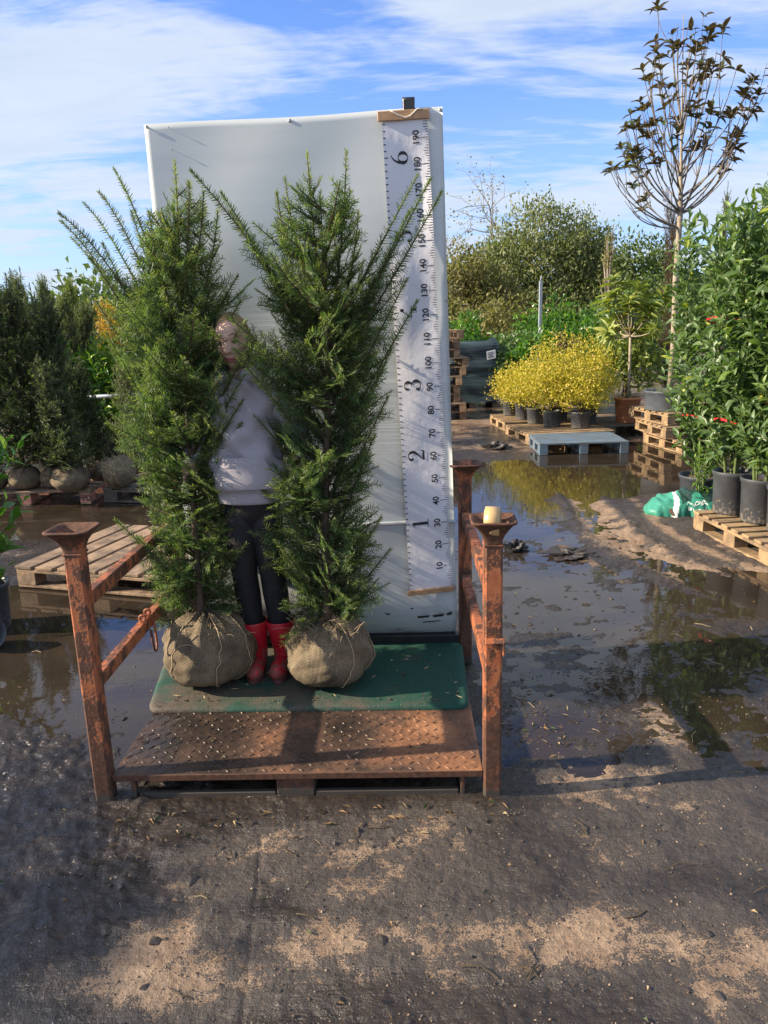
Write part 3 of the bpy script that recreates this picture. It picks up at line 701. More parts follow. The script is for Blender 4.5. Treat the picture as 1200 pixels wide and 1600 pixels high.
def burlap_ball(parent, c, r, h, flat=.0, seed=0, tilt=0.0, detail=1):
    """root ball in sacking: squashed, pleated to the stem, with twine round it"""
    nu, nv = (72, 40) if detail else (36, 20); th = np.linspace(0, 2 * np.pi, nu, endpoint=False); ph = np.linspace(0, 1, nv)
    T, Pp = np.meshgrid(th, ph); ang = Pp * np.pi
    rr = np.sin(ang) ** .72; zz = -np.cos(ang)
    n1 = fbm(np.cos(T) * 1.6 + 3 + seed, np.sin(T) * 1.6 + zz * 1.5 + seed, 4, 20 + seed); n2 = fbm(np.cos(T) * 6 + seed, np.sin(T) * 6 + zz * 5, 3, 31 + seed)
    pleat = np.sin(T * 11 + 3 * n1 + seed) * sstep(.1, 1.0, zz) * .11 + .035 * np.sin(T * 5 - 2 * n1 + seed) * sstep(-.2, .6, zz)
    R = r * rr * (1 + .13 * n1 + .04 * n2 + pleat)
    z = h / 2 * (zz * (1 + .06 * n1) + 1); z = np.where(zz > .55, z + h * .10 * sstep(.55, 1, zz) * (1 + n2), z); z = np.maximum(z, .0)
    x = R * np.cos(T); y = R * np.sin(T)
    if tilt: x, z = x * math.cos(tilt) - (z - h / 2) * math.sin(tilt), x * math.sin(tilt) + (z - h / 2) * math.cos(tilt) + h / 2 + abs(math.sin(tilt)) * (r - h / 2)
    V = np.stack([x + c[0], y + c[1], z + c[2]], -1).reshape(-1, 3)
    i = np.arange(nv - 1)[:, None] * nu; j = np.arange(nu)[None]; j2 = (j + 1) % nu
    Q = np.stack([i + j, i + j2, i + nu + j2, i + nu + j], -1).reshape(-1, 4)
    o = WLOC[parent.name]; me = np_mesh('root_ball', V - np.array(o), Q); ob = link('root_ball', me, M['burlap'], parent, True)
    G = V.reshape(nv, nu, 3)
    if detail:
        mb = MB(); ctr = np.array([c[0], c[1], c[2] + h / 2])
        for k, (a0, wig) in enumerate(((4.45, .10), (5.3, .06), (3.7, .10), (2.6, .1), (0.2, .1))):
            pts = []
            for q in np.linspace(.10, .97, 16):
                aa = a0 + wig * math.sin(q * 7 + k) + seed * .3
                jj = int((aa % (2 * np.pi)) / (2 * np.pi) * nu) % nu; p = G[int(q * (nv - 1)), jj]; d = p - ctr; pts.append(p + norm(d[None])[0] * .004)
            mb.tube([tuple(p) for p in pts], .0020, 5)
        mb.build('twine', M['twine'], parent, True, True)
        fr = MB()                                     # frayed threads at the neck
        for k in range(90):
            a = rng.uniform(0, 6.28); q = rng.uniform(.72, .96); p = G[int(q * (nv - 1)), int(a / 6.2832 * nu) % nu]; d = norm((p - ctr)[None])[0]
            e = d * rng.uniform(.01, .05) + rng.normal(0, .022, 3); fr.tube([tuple(p), tuple(p + e * .6 + [0, 0, .006]), tuple(p + e)], .0009, 3, False)
        fr.build('frayed_threads', M['twine'], parent, False, True, 'stuff')
    return ob
def lumpy_tube(parent, name, pts, r0, r1, mat, n=9):
    pts = [Vector(p) for p in pts]; k = len(pts); mb = MB(); mb.tube(pts, [r0 + (r1 - r0) * i / (k - 1) * 1.0 for i in range(k)], n)
    return mb.build(name, mat, parent, True, True)

# broad leaves: the largest stay single objects, the rest are one part
LEAF_ME = {}
def leaf_object_meshes(mat, kind, ratio):
    key = (mat, kind, round(ratio, 2))
    if key not in LEAF_ME:
        out = []
        for t in (.1, .3, .45, .6, .75, .95):
            T, Q = leaf_template(kind); V = T.copy(); V[:, 1] *= ratio; V[:, 2] *= rng.uniform(.6, 1.5)
            me = np_mesh('leaf', V, Q, attrs={'tint': np.full(len(V), t)}); me.materials.append(M[mat]); me.shade_smooth(); out.append(me)
        LEAF_ME[key] = out
    return LEAF_ME[key]
def put_leaves(parent, P, D, N, L, ratio, tint, mat, kind='long', n_obj=300, name='leaf', stuff_kind='long'):
    P = np.asarray(P, float); D = np.asarray(D, float); N = np.asarray(N, float); L = np.broadcast_to(L, (len(P),)); tint = np.clip(np.broadcast_to(tint, (len(P),)), 0, 1)
    o = np.array(WLOC[parent.name]); size = L / np.linalg.norm(P - np.array([0, 0, CAM_H]), axis=1)
    # those on the near side of the plant show largest
    d = P - P.mean(0); view = norm((np.array([0, 0, CAM_H]) - P.mean(0))[None])[0]; out = d @ view
    order = np.argsort(-(size * (1 + .9 * np.clip(out / (np.abs(out).max() + 1e-6), -1, 1))))
    big, rest = order[:n_obj], order[n_obj:]
    ms = leaf_object_meshes(mat, kind, ratio); X, Y, Z = basis(D, N)
    for i in big:
        ob = bpy.data.objects.new(name, ms[min(5, int(tint[i] * 6))]); COL.objects.link(ob); ob.parent = parent
        l = L[i]; x, y, z, p = X[i] * l, Y[i] * l, Z[i] * l, P[i] - o
        ob.matrix_local = Matrix(((x[0], y[0], z[0], p[0]), (x[1], y[1], z[1], p[1]), (x[2], y[2], z[2], p[2]), (0, 0, 0, 1)))
    if len(rest):
        pl = Pile(); pl.leaves(stuff_kind, P[rest], D[rest], N[rest], L[rest], L[rest] * ratio, tint[rest]); pl.build('foliage', M[mat], parent, 'stuff', True)
def stem_leaves(pts, spacing, ang, L, out, Nn, Dn, Ln, Pn, t0=.15, tip=True):
    Ls = np.sum(np.linalg.norm(np.diff(pts, axis=0), axis=1)); n = max(2, int(Ls / spacing)); t = np.linspace(t0, 1, n); P, D = at_curve(pts, t)
    ph = rng.uniform(0, 6.28) + np.arange(n) * 2.4; ref = norm(np.cross(D, np.array([.3, .1, .95]))); B = np.cross(D, ref)
    r = ref * np.cos(ph)[:, None] + B * np.sin(ph)[:, None]; a = np.radians(ang + rng.normal(0, 14, n)) * (1 - .5 * np.clip((t - .8) / .2, 0, 1)); a = a[:, None]
    d = D * np.cos(a) + r * np.sin(a); Pn.append(P); Dn.append(d + np.array([0, 0, .05])); Nn.append(D * 1.0 - r * .4 + rng.normal(0, .28, (n, 3)) + np.array([0, 0, .3])); Ln.append(L * rng.uniform(.65, 1.12, n) * (1 - .35 * np.clip((t - .85) / .15, 0, 1)))
    out.append(t)
def pot(parent, c, r, h, mat='pot', rim=.012, taper=.86, name='pot', soil=True):
    mb = MB(); x, y, z = c
    mb.lathe([(0.001, 0), (r * taper, 0), (r * taper + .004, .01), (r * .97, h - .035), (r * .97 + rim * .6, h - .03), (r + rim * .6, h - .006), (r + rim * .4, h), (r - .002, h), (r * .94, h - .03), (r * .9, h * .5)], 40)
    o = mb.build(name, M[mat], parent, True); o.location = Vector(c) - WLOC[parent.name]
    if soil:
        n = 28; ms = MB(); vs = [(0, 0, 0)]; fs = []
        rs = (.35, .7, .955)
        for q in rs:
            for j in range(n):
                a = 6.2832 * j / n; vs.append((r * q * math.cos(a), r * q * math.sin(a), random.uniform(-.012, .012)))
        for j in range(n):
            fs.append((0, 1 + j, 1 + (j + 1) % n))
            for k in range(2): fs.append((1 + k * n + j, 1 + (k + 1) * n + j, 1 + (k + 1) * n + (j + 1) % n, 1 + k * n + (j + 1) % n))
        ms.add(vs, fs); s = ms.build('soil', M['soil'], parent, True); s.location = Vector((x, y, z + h - .04)) - WLOC[parent.name]
    return o
def laurel(name, label, cat, group, c, pot_r, pot_h, H, rad, n_stems, leafL, mat='laurel', n_obj=300, ribbons=(), dens=1.0, with_pot=True, lean=(0, 0), tintb=0.0, ratio=.36, sp=.042, shape='col'):
    """upright evergreen with broad leaves in a black pot"""
    t = thing(name, label, cat, c, 0, group); x, y, z = c
    if with_pot: pot(t, c, pot_r, pot_h)
    z0 = z + (pot_h - .05 if with_pot else 0.0); P, D, N, Ls, T = [], [], [], [], []; wood = Pile(); hh = H - (z0 - z)
    for k in range(n_stems):
        a = k * 6.28 / n_stems + rng.uniform(-.4, .4); b = np.array([x + pot_r * .35 * math.cos(a), y + pot_r * .35 * math.sin(a), z0]); top = hh * rng.uniform(.86, 1.0)
        e = np.array([math.cos(a) * rad * .22 + lean[0] * .5, math.sin(a) * rad * .22 + lean[1] * .5, 1.0])
        main = curve(b, (math.cos(a) * .12 + lean[0], math.sin(a) * .12 + lean[1], 1), (rng.normal(0, .08) + lean[0], rng.normal(0, .08) + lean[1], 1), top, 10, .03)
        wood.wood(main, .011, .003, 5); stem_leaves(main, sp * .9, 52, leafL, T, N, D, Ls, P, .08)
        ns = int(top / .056 * dens)
        for s in np.linspace(.03, .96, ns):
            p, d = at_curve(main, np.array([s])); aa = rng.uniform(0, 6.28)
            w = (min(1, .55 + s * 2.2) * (1 - max(0, s - .5) * 1.25)) if shape == 'col' else (math.sin(math.pi * min(1, s + .12)) ** .6)
            l = rad * w * rng.uniform(.55, 1.15)
            tw = curve(p[0], (math.cos(aa), math.sin(aa), .75), (math.cos(aa) * .45, math.sin(aa) * .45, 1.0), max(l, .05) * 1.25, 5, .03)
            wood.wood(tw, .004, .0018, 3); stem_leaves(tw, sp, 55, leafL, T, N, D, Ls, P, .2)
    P = np.concatenate(P); D = np.concatenate(D); N = np.concatenate(N); Ls = np.concatenate(Ls); T = np.concatenate(T)
    hrel = (P[:, 2] - z0) / hh
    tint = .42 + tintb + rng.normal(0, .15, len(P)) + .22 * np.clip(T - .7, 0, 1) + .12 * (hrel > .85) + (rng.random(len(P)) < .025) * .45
    wood.V and wood.build('stems', [M['bark'], M['green_stem']], t)
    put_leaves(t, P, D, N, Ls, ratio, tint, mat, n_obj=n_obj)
    for (rz, rr, tail) in ribbons:
        mb = MB(); prev = None
        pts = [(x + lean[0] * rz + rr * math.cos(q) * (1 + .06 * math.sin(3 * q)), y + rr * math.sin(q), z + rz + .02 * math.sin(q * 2 + 1)) for q in np.linspace(0, 6.2832, 33)]
        for (p, q) in zip(pts[:-1], pts[1:]): mb.add([p, q, (q[0], q[1], q[2] + .016), (p[0], p[1], p[2] + .016)], [(0, 1, 2, 3)])
        if tail:
            k = 23; p = pts[k]; mb.add([(p[0], p[1] - .004, p[2]), (p[0] + .016, p[1] - .004, p[2]), (p[0] + .026, p[1] - .016, p[2] - tail), (p[0] + .010, p[1] - .016, p[2] - tail)], [(0, 1, 2, 3)])
        mb.build('ribbon', M['red_ribbon'], t, False, True)
    return t
def crown_points(lobes, n, n_clump, spread, shell=.55):
    """leaf positions in clumps spread through ellipsoid lobes, with a rough outward normal"""
    w = np.array([l[3] * l[4] * l[5] for l in lobes]) ** .7; w /= w.sum(); P = []; O = []
    k = n // n_clump
    for i in range(k):
        l = lobes[rng.choice(len(lobes), p=w)]; d = norm(rng.normal(size=(1, 3)))[0]; d[2] = d[2] if d[2] > -.4 else -d[2] * .5; r = rng.uniform(shell, 1.05) ** .6 * rng.uniform(.82, 1.06)
        c = np.array(l[:3]) + d * np.array(l[3:6]) * r; P.append(c + rng.normal(0, 1, (n_clump, 3)) * np.array([1, 1, .8]) * spread); O.append(np.repeat(d[None], n_clump, 0))
    return np.concatenate(P), np.concatenate(O)
def broad_tree(name, label, cat, group, base, lobes, n, leaf, mat, spread, trunk_r=.1, tintb=0.0, n_limb=9, wood='bark', up=.3, n_clump=26, shell=.55, kind='fold', ratio=.5, twigs=0):
    """trunk, limbs and a crown of many leaf-sized faces"""
    t = thing(name, label, cat, base, 0, group); b = np.array(base, float); P, O = crown_points(lobes, n, n_clump, spread, shell)
    cz = np.mean([l[2] for l in lobes]); top = np.array([np.mean([l[0] for l in lobes]), np.mean([l[1] for l in lobes]), cz])
    mb = MB(); mb.tube([tuple(b), tuple(b * .55 + top * .45 + rng.normal(0, .03, 3)), tuple(top)], [trunk_r, trunk_r * .75, trunk_r * .35], 8); mb.build('trunk', M[wood], t, True, True)
    pl = Pile(); dn = norm(O * .5 + rng.normal(0, .7, P.shape) + np.array([0, 0, up]))
    pl.leaves(kind, P, dn, O + rng.normal(0, .6, P.shape), leaf * rng.uniform(.6, 1.25, len(P)), leaf * ratio, np.clip(.45 + tintb + np.repeat(rng.normal(0, .17, len(P) // n_clump), n_clump) + rng.normal(0, .13, len(P)), 0, 1))
    for i in range(n_limb):
        e = P[rng.integers(len(P))]; s = b * (1 - .5) + top * .5 if i % 2 else b * .25 + top * .75
        m = (s + e) / 2 + np.array([0, 0, .12 * np.linalg.norm(e - s)]); pl.wood(np.array([s, m, e]), trunk_r * .4, trunk_r * .08, 5)
    for i in range(twigs):
        e = P[rng.integers(len(P))]; d = norm((e - top)[None])[0]; pl.wood(curve(e - d * .5, d, d + [0, 0, .5], .9, 4, .05), trunk_r * .07, trunk_r * .03, 3)
    pl.build('crown', [M[mat], M[wood]], t, 'stuff'); return t
def conifer(name, label, cat, group, base, H, prof, n_br, mat, nl, nw, tw, sp=.03, nsp=.012, ball=None, lean=(0, 0), tint=(.25, .6), ang=(62, 25), leaders=0, droop=0.0, wood='twig', z0=0.05, part='foliage', sweep=0.0):
    """conifer built from needle sprays; prof(t) is the reach at the height fraction t"""
    t = thing(name, label, cat, base, 0, group); b = np.array(base, float); bz = b.copy()
    if ball: burlap_ball(t, base, ball[0], ball[1], seed=int(abs(base[0] * 10)) % 17, tilt=ball[2] if len(ball) > 2 else 0, detail=0); bz[2] += ball[1] * .9
    hh = H - (bz[2] - b[2]); main = curve(bz, (lean[0], lean[1], 1), (lean[0] * 1.2, lean[1] * 1.2, 1), hh, 8, .015); ml = MB(); ml.tube([tuple(p) for p in main], [.022 * (1 - .85 * i / 7) + .002 for i in range(8)], 6); ml.build('trunk', M['bark'], t, True, True)
    pl = Pile()
    for i in range(n_br):
        f = z0 + (1 - z0) * ((i + rng.random()) / n_br) ** .92 * .97; p, d = at_curve(main, np.array([f])); a = i * 2.4 + rng.uniform(-.5, .5)
        el = math.radians(ang[0] + (ang[1] - ang[0]) * f + rng.normal(0, 8)); l = prof(f) * rng.uniform(.7, 1.12) / max(math.sin(el), .35)
        o = np.array([math.cos(a), math.sin(a), 0]); d0 = o * math.sin(el) + np.array([sweep, 0, math.cos(el)]); d1 = o * math.sin(el) * .8 + np.array([sweep * 1.6, 0, math.cos(el) + .25 - droop])
        spray(pl, curve(p[0], d0, d1, max(l, .06), 6, .03), sp, tw, nsp, nl, nw, .005, tint, droop=droop)
    spray(pl, at_curve(main, np.linspace(.6, 1.0, 6))[0] + np.linspace(0, 1, 6)[:, None] * np.array([0, 0, .12]), sp, tw * .6, nsp, nl, nw, .005, tint)
    for k in range(leaders):
        p, d = at_curve(main, np.array([rng.uniform(.35, .75)])); a = rng.uniform(0, 6.28); spray(pl, curve(p[0], (math.cos(a) * .5, math.sin(a) * .5, .8), (0.05, 0, 1), hh * rng.uniform(.35, .6), 7, .02), sp, tw, nsp, nl, nw, .006, tint)
    pl.build(part, [M[mat], M[wood]], t, 'stuff'); return t
# ------------------------------------------------------------------ steel stillage with a tread plate floor
FLp = gp(163, 1258) + Vector((0, .03, 0)); FRp = gp(770, 1250) + Vector((0, .03, 0)); RRp = Vector((.362, 3.34, 0)); RLp = FLp + RRp - FRp
EX = (FRp - FLp).normalized(); EY = (RRp - FRp).normalized(); EZ = Vector((0, 0, 1)); SM = Matrix((EX, EY, EZ)).transposed()
def stillage():
    t = thing('steel_stillage', 'rusty orange steel stillage with corner posts, open sides and a tread plate floor', 'stillage', ((FLp + RRp) / 2)[:])
    sq = lambda a, z: 1 / (abs(math.cos(a)) ** 7 + abs(math.sin(a)) ** 7) ** (1 / 7)
    for p in (FLp, FRp, RLp, RRp):
        rear = p.y > 3
        top = .895 if not rear else .88
        mb = MB(); mb.box((p.x, p.y, top / 2), (.058, .058, top), SM, .007); po = mb.build('post', M['rust'], t, False, True)
        cb = MB(); cb.lathe([(.0295, 0), (.030, .012), (.037, .03), (.052, .052), (.064, .066), (.0705, .069), (.0715, .075), (.066, .077), (.048, .060), (.027, .030), (.001, .028)], 40, (p.x, p.y, top - .004), SM @ Matrix.Rotation(math.radians(random.uniform(-3, 3)), 3, 'Z'), wob=sq)
        cu = cb.build('stacking_cup', M['rust'], po, True, True)
        mb = MB(); mb.box((p.x, p.y, top - .010), (.0615, .0615, .008), SM, .002); mb.build('weld_collar', M['rust'], po, False, True)
    # side rails
    for a, b in ((FLp, RLp), (FRp, RRp)):
        for z in (.715, .425):
            mb = MB(); mb.bar((a.x, a.y + .029, z), (b.x, b.y - .029, z), .036, .048, .004); mb.build('side_rail', M['rust'], t, False, True)
    # hook and drilled lugs on the left lower rail
    q = FLp + (RLp - FLp) * .50
    for dy in (-.035, .03):
        mb = MB()
        mb.lathe([(.006, -.003), (.016, -.003), (.016, .003), (.006, .003), (.006, -.003)], 20, (q.x + .010, q.y + dy, .470), Matrix.Rotation(math.pi / 2, 3, 'X'))
        mb.box((q.x + .010, q.y + dy, .452), (.030, .006, .012), SM, .001)
        mb.build('drilled_lug', M['rust'], t, True, True)
    mb = MB(); x, y = q.x + .030, q.y + .01
    mb.tube([(x, y - .02, .41), (x + .004, y - .024, .36), (x + .006, y - .018, .325), (x + .006, y, .312), (x + .006, y + .02, .325), (x + .004, y + .026, .36), (x, y + .028, .43)], .0055, 8); mb.build('hook', M['rust'], t, True, True)
    # bent latch on the front right post
    mb = MB(); p = FRp; mb.box((p.x + .004, p.y - .036, .575), (.064, .030, .006), SM @ Matrix.Rotation(.35, 3, 'X'), .002); mb.box((p.x + .030, p.y - .045, .552), (.006, .020, .05), SM, .001)
    mb.build('latch', M['rust'], t, False, True)
    # floor
    x0, x1 = FLp.x + .031, FRp.x - .031; y0, y1 = FRp.y - .012, RRp.y - .02
    def F(u, v, z): return Vector((x0, FLp.y - .010, z)) + EX * u + EY * v
    W = (FRp - FLp).length - .062; Dp = (RRp - FRp).length - .0
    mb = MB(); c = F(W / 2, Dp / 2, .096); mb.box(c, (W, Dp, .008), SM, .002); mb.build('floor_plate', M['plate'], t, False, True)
    tr = MB(); st = .031; ni, nj = int(W / st), int(Dp / st)
    for i in range(ni):
        for j in range(nj):
            u, v = .018 + i * st, .016 + j * st
            if v > .50 and u < W - .12: continue
            if random.random() < .03: continue
            u += random.uniform(-.0015, .0015); wear = random.uniform(.35, 1.1)
            a = math.radians(45 if (i + j) % 2 else -45); cc, ss = math.cos(a), math.sin(a); l, w, h = .0165, .0036, .0036; p = F(u, v, .1)
            vs = [p + SM @ Vector((a_ * cc - b_ * ss, a_ * ss + b_ * cc, z)) for a_, b_, z in ((-l, 0, 0), (0, -w, 0), (l, 0, 0), (0, w, 0), (-l * .6, 0, h * wear), (0, -w * .35, h * wear), (l * .6, 0, h * wear), (0, w * .35, h * wear))]
            tr.add(vs, [(4, 5, 6, 7), (0, 1, 5, 4), (1, 2, 6, 5), (2, 3, 7, 6), (3, 0, 4, 7)])
    tr.build('tread_pattern', M['plate'], t, True, True, 'stuff')
    mb = MB(); a = F(.001, -.002, .0885); b = F(W - .001, -.002, .0885); mb.bar(a, b, .004, .022, .001); mb.build('front_lip', M['rust'], t, False, True)
    # fork channel under the floor
    def px_u(px): return (vp(px, 1235, FLp.y - .02).x - x0) / EX.x
    for px in (208, 722):
        u = px_u(px); mb = MB(); a = F(u, .012, .005); b = F(u, Dp - .02, .005)
        mb.bar(a + EZ * .004, b + EZ * .004, .018, .012, .002); mb.bar(F(u, .012, .01), F(u, .012, .090), .014, .022, .002, (0, 1, 0)); mb.bar(F(u, .5, .01), F(u, .5, .090), .014, .022, .002, (0, 1, 0)); mb.bar(F(u, Dp - .03, .01), F(u, Dp - .03, .090), .014, .022, .002, (0, 1, 0))
        mb.build('skid', M['rust'], t, False, True)
    uc = px_u(462)
    mb = MB(); mb.box(F(uc, Dp / 2 - .01, .045), (.128, Dp - .03, .086), SM, .004); mb.build('centre_runner', M['rust'], t, False, True)
    u0, u1 = px_u(215), px_u(716)
    for a, b in ((u0, uc - .068), (uc + .068, u1)):
        mb = MB(); mb.bar(F(a, .016, .013), F(b, .016, .013), .020, .024, .003); mb.build('bottom_rail', M['rust'], t, False, True)
        mb = MB(); mb.bar(F(a, Dp - .03, .013), F(b, Dp - .03, .013), .02, .024, .003); mb.build('bottom_rail', M['rust'], t, False, True)
    mb = MB(); mb.bar(F(.002, Dp - .004, .128), F(W - .002, Dp - .004, .128), .05, .055, .004); mb.build('gap_shade_strip', M['clamp_black'], t, False, True)  # black strip added to stand in for the shade in the gap behind the mat
    # wire ties
    mb = MB()
    for k in range(5):
        mb.tube([(RRp.x - .03 + .012 * k, RRp.y - .034, .78 - .02 * k), (RRp.x + .032 - .01 * k, RRp.y - .036, .70 - .03 * k), (RRp.x - .02, RRp.y - .036, .55 - .05 * k), (RRp.x + .01 * k - .02, RRp.y - .033, .15 + .05 * k)], .0012, 4)
    mb.build('tie_wire', M['wire'], t, True, True)
stillage()
def rubber_mat():
    t = tag(bpy.data.objects.new('floor_mat', None), 'dark green mat strewn with soil under the root balls and red boots', 'mat'); COL.objects.link(t); WLOC[t.name] = Vector((0, 0, 0))
    A, B, C, D = gp(230, 1108, .119), gp(733, 1102, .119), gp(722, 1001, .119), gp(266, 1006, .119); n, m = 90, 46
    s, q = np.meshgrid(np.linspace(0, 1, n), np.linspace(0, 1, m)); c = lambda v: np.array(v)
    P = c(A) * ((1 - s) * (1 - q))[..., None] + c(B) * (s * (1 - q))[..., None] + c(C) * (s * q)[..., None] + c(D) * ((1 - s) * q)[..., None]
    x, y = P[..., 0], P[..., 1]; ed = np.minimum(np.minimum(s, 1 - s) * 1.25, np.minimum(q, 1 - q) * .6)
    # rounded corners: pull the corner points in
    for (cs, cq) in ((0, 0), (1, 0), (0, 1), (1, 1)):
        d = np.hypot((s - cs) * 1.25, (q - cq) * .6); k = np.clip(1 - d / .05, 0, 1) ** 2 * .22; P[..., 0] += (s * 0 + (.5 - cs)) * k * .12; P[..., 1] += (.5 - cq) * k * .12
    P[..., 2] += .004 * fbm(x * 6, y * 6, 3, 41) + .002 * fbm(x * 20, y * 20, 2, 42) - .007 * np.clip(1 - ed / .012, 0, 1) ** 2
    G = P.reshape(-1, 3); i = np.arange(m - 1)[:, None] * n + np.arange(n - 1)[None]; Q = [np.stack([i, i + 1, i + n + 1, i + n], -1).reshape(-1, 4)]
    ring = list(range(n)) + [k * n + n - 1 for k in range(1, m)] + [(m - 1) * n + k for k in range(n - 2, -1, -1)] + [k * n for k in range(m - 2, 0, -1)]
    lo = G[ring].copy(); lo[:, 2] = .1012; b0 = len(G); V = np.concatenate([G, lo]); r = len(ring); k = np.arange(r)
    Q.append(np.stack([np.array(ring)[(k + 1) % r], np.array(ring), b0 + k, b0 + (k + 1) % r], -1))
    bpy.data.objects.remove(t); me = np_mesh('floor_mat', V, np.concatenate(Q)); me.materials.append(M['mat']); me.shade_smooth()
    o = bpy.data.objects.new('floor_mat', me); COL.objects.link(o); tag(o, 'dark green mat strewn with soil under the root balls and red boots', 'mat')
    # soil, chips and needles dropped on the mat and the plate
    mb = MB()
    for k in range(420):
        u, w = random.random(), random.random(); x = -.93 + u * 1.22; y = 2.36 + w * .9; z = .1035 if y < 2.70 else .125
        r = random.uniform(.002, .007) if k % 3 else random.uniform(.004, .012); a = random.uniform(0, 6.28)
        if k % 3: mb.box((x, y, z), (r, r * random.uniform(.6, 1.5), r * .6), Matrix.Rotation(a, 3, 'Z'), 0, 0)
        else:
            c, s_ = math.cos(a), math.sin(a); L = random.uniform(.006, .020); w_ = random.uniform(.0008, .002); mb.add([(x + c * L, y + s_ * L, z + .003), (x - s_ * w_, y + c * w_, z + .001), (x - c * L, y - s_ * L, z + .002), (x + s_ * w_, y - c * w_, z + .003)], [(0, 1, 2, 3)], random.choice((1, 1, 2)))
    tag(mb.build('soil_crumbs', [M['soil'], M['straw'], M['green_litter']]), kind='stuff')
rubber_mat()
def tape_roll():
    c = vp(771, 798, FRp.y - .005); mb = MB(); x, y, z = FRp.x - .002, FRp.y - .006, .957
    R = Matrix.Rotation(math.radians(-12), 3, 'Z') @ Matrix.Rotation(math.pi / 2, 3, 'Y')
    t = thing('tape_roll', 'roll of tan parcel tape standing in the cup of the front right post', 'tape', (x, y, z))
    w = .024; mb.lathe([(.038, -w), (.047, -w + .002), (.047, w - .002), (.038, w), (.038, -w)], 44, (x, y, z), R); mb.build('tape', M['tape'], t, True, True)
    mb = MB(); mb.lathe([(.034, -w - .001), (.0375, -w - .001), (.0375, w + .001), (.034, w + .001), (.034, -w - .001)], 44, (x, y, z), R); mb.build('cardboard_core', M['tape_core'], t, True, True)
tape_roll()

# ------------------------------------------------------------------ white display sheet and the height chart on it
PK = .045; PY = 3.262 - PK * .35
pTL, pTR = vp(225, 195, PY, PK), vp(691, 168, PY, PK); pBL, pBR = vp(300, 930, PY, PK), vp(713, 930, PY, PK)
zB = (pBL.z + pBR.z) / 2
ZS2, ZS1 = vp(600, 818, PY, PK).z, vp(600, 604, PY, PK).z
def sheet_pt(a, z):
    fl = (z - pBL.z) / (pTL.z - pBL.z); fr = (z - pBR.z) / (pTR.z - pBR.z)
    L = pBL.lerp(pTL, fl); R = pBR.lerp(pTR, fr); p = L.lerp(R, a)
    if z < .36:                                     # the foot of the sheet rolls under and back
        k = (.36 - z) / .22; p.y += .12 * k * k
    p.y += .004 * math.sin(a * 5 + z * 3) + .003 * math.sin(a * 13 - z * 6)
    for zc, am in ((ZS2, .004), (ZS1, .004)): p.y -= am * math.exp(-((z - zc) / .018) ** 2)
    p.y += .005 * math.exp(-((z - ZS2 + .12) / .10) ** 2)
    return p
def display_sheet():
    t = thing('display_sheet', 'tall white plastic backdrop sheet standing behind the two yews on the stillage', 'backdrop', (-.3, 3.3, .12))
    def piece(name, z0, z1, dy):
        na, nz = 60, 70; V = []
        for j in range(nz):
            for i in range(na):
                a = i / (na - 1); zt = (lambda s: s)(j / (nz - 1)); lo, hi = z0, z1
                if z1 > 2: hi = pTL.z + (pTR.z - pTL.z) * a + .004 * math.sin(a * 9)
                p = sheet_pt(a, lo + (hi - lo) * zt); V.append((p.x, p.y + dy, p.z))
        n0 = len(V); V += [(x, y + .004, z) for x, y, z in V]; F = []
        for j in range(nz - 1):
            for i in range(na - 1):
                q = (j * na + i, j * na + i + 1, (j + 1) * na + i + 1, (j + 1) * na + i); F.append(q); F.append(tuple(n0 + k for k in q[::-1]))
        for j in range(nz - 1):
            for i in (0, na - 1): F.append((j * na + i, (j + 1) * na + i, n0 + (j + 1) * na + i, n0 + j * na + i))
        for i in range(na - 1):
            for j in (0, nz - 1): F.append((j * na + i, j * na + i + 1, n0 + j * na + i + 1, n0 + j * na + i))
        mb = MB(); mb.add(V, F); mb.build(name, M['sheet'], t, True, True)
    piece('lower_sheet', .145, ZS2 + .01, -.006); piece('upper_sheet', ZS2 - .015, 2.4, 0)
    for px, py, r, l in ((230, 199, .0075, .009), (453, 189, .0075, .009), (688, 172, .0075, .009), (697, 469, .006, .007), (263, 199, .0025, .010), (268, 233, .0025, .010)):
        p = vp(px, py, PY, PK); mb = MB(); R = Matrix.Rotation(math.pi / 2, 3, 'X')
        mb.lathe([(r * .45, -.006), (r * .45, l * .55), (r, l * .6), (r * .9, l * .9), (r * .4, l), (.0001, l * .8)], 14, (p.x, p.y + .001, p.z), R); mb.build('screw', M['screw_steel'], t, True, True)
    for pts in (((652, 964), (672, 962), (670, 966), (654, 968)), ((676, 962), (694, 959), (693, 964), (678, 966)), ((698, 958), (707, 955), (706, 961), (699, 963)), ((660, 975), (690, 972), (688, 974), (662, 977)), ((640, 950), (646, 949), (645, 952)), ((600, 958), (612, 960), (606, 962))):
        q = []
        for (x, y) in pts:
            w = vp(x, y, PY, PK); z = w.z; s_ = sheet_pt((w.x - pBL.lerp(pTL, (z - pBL.z) / (pTL.z - pBL.z)).x) / 1.17, z); q.append((w.x, s_.y - .0085, z))
        mb = MB(); mb.add(q, [tuple(range(len(q)))]); mb.build('scuff_mark', M['mud_clod'], t, False, True)
    a = vp(560, 822, PY - .012, PK); b = vp(712, 817, PY - .014, PK); mb = MB(); mb.tube([a - Vector((.9, -.004, .02)), a, b, Vector((RRp.x - .03, RRp.y - .03, b.z + .002))], .0012, 5); mb.build('tie_wire', M['wire'], t, True, True)
display_sheet()
HL = 1.974
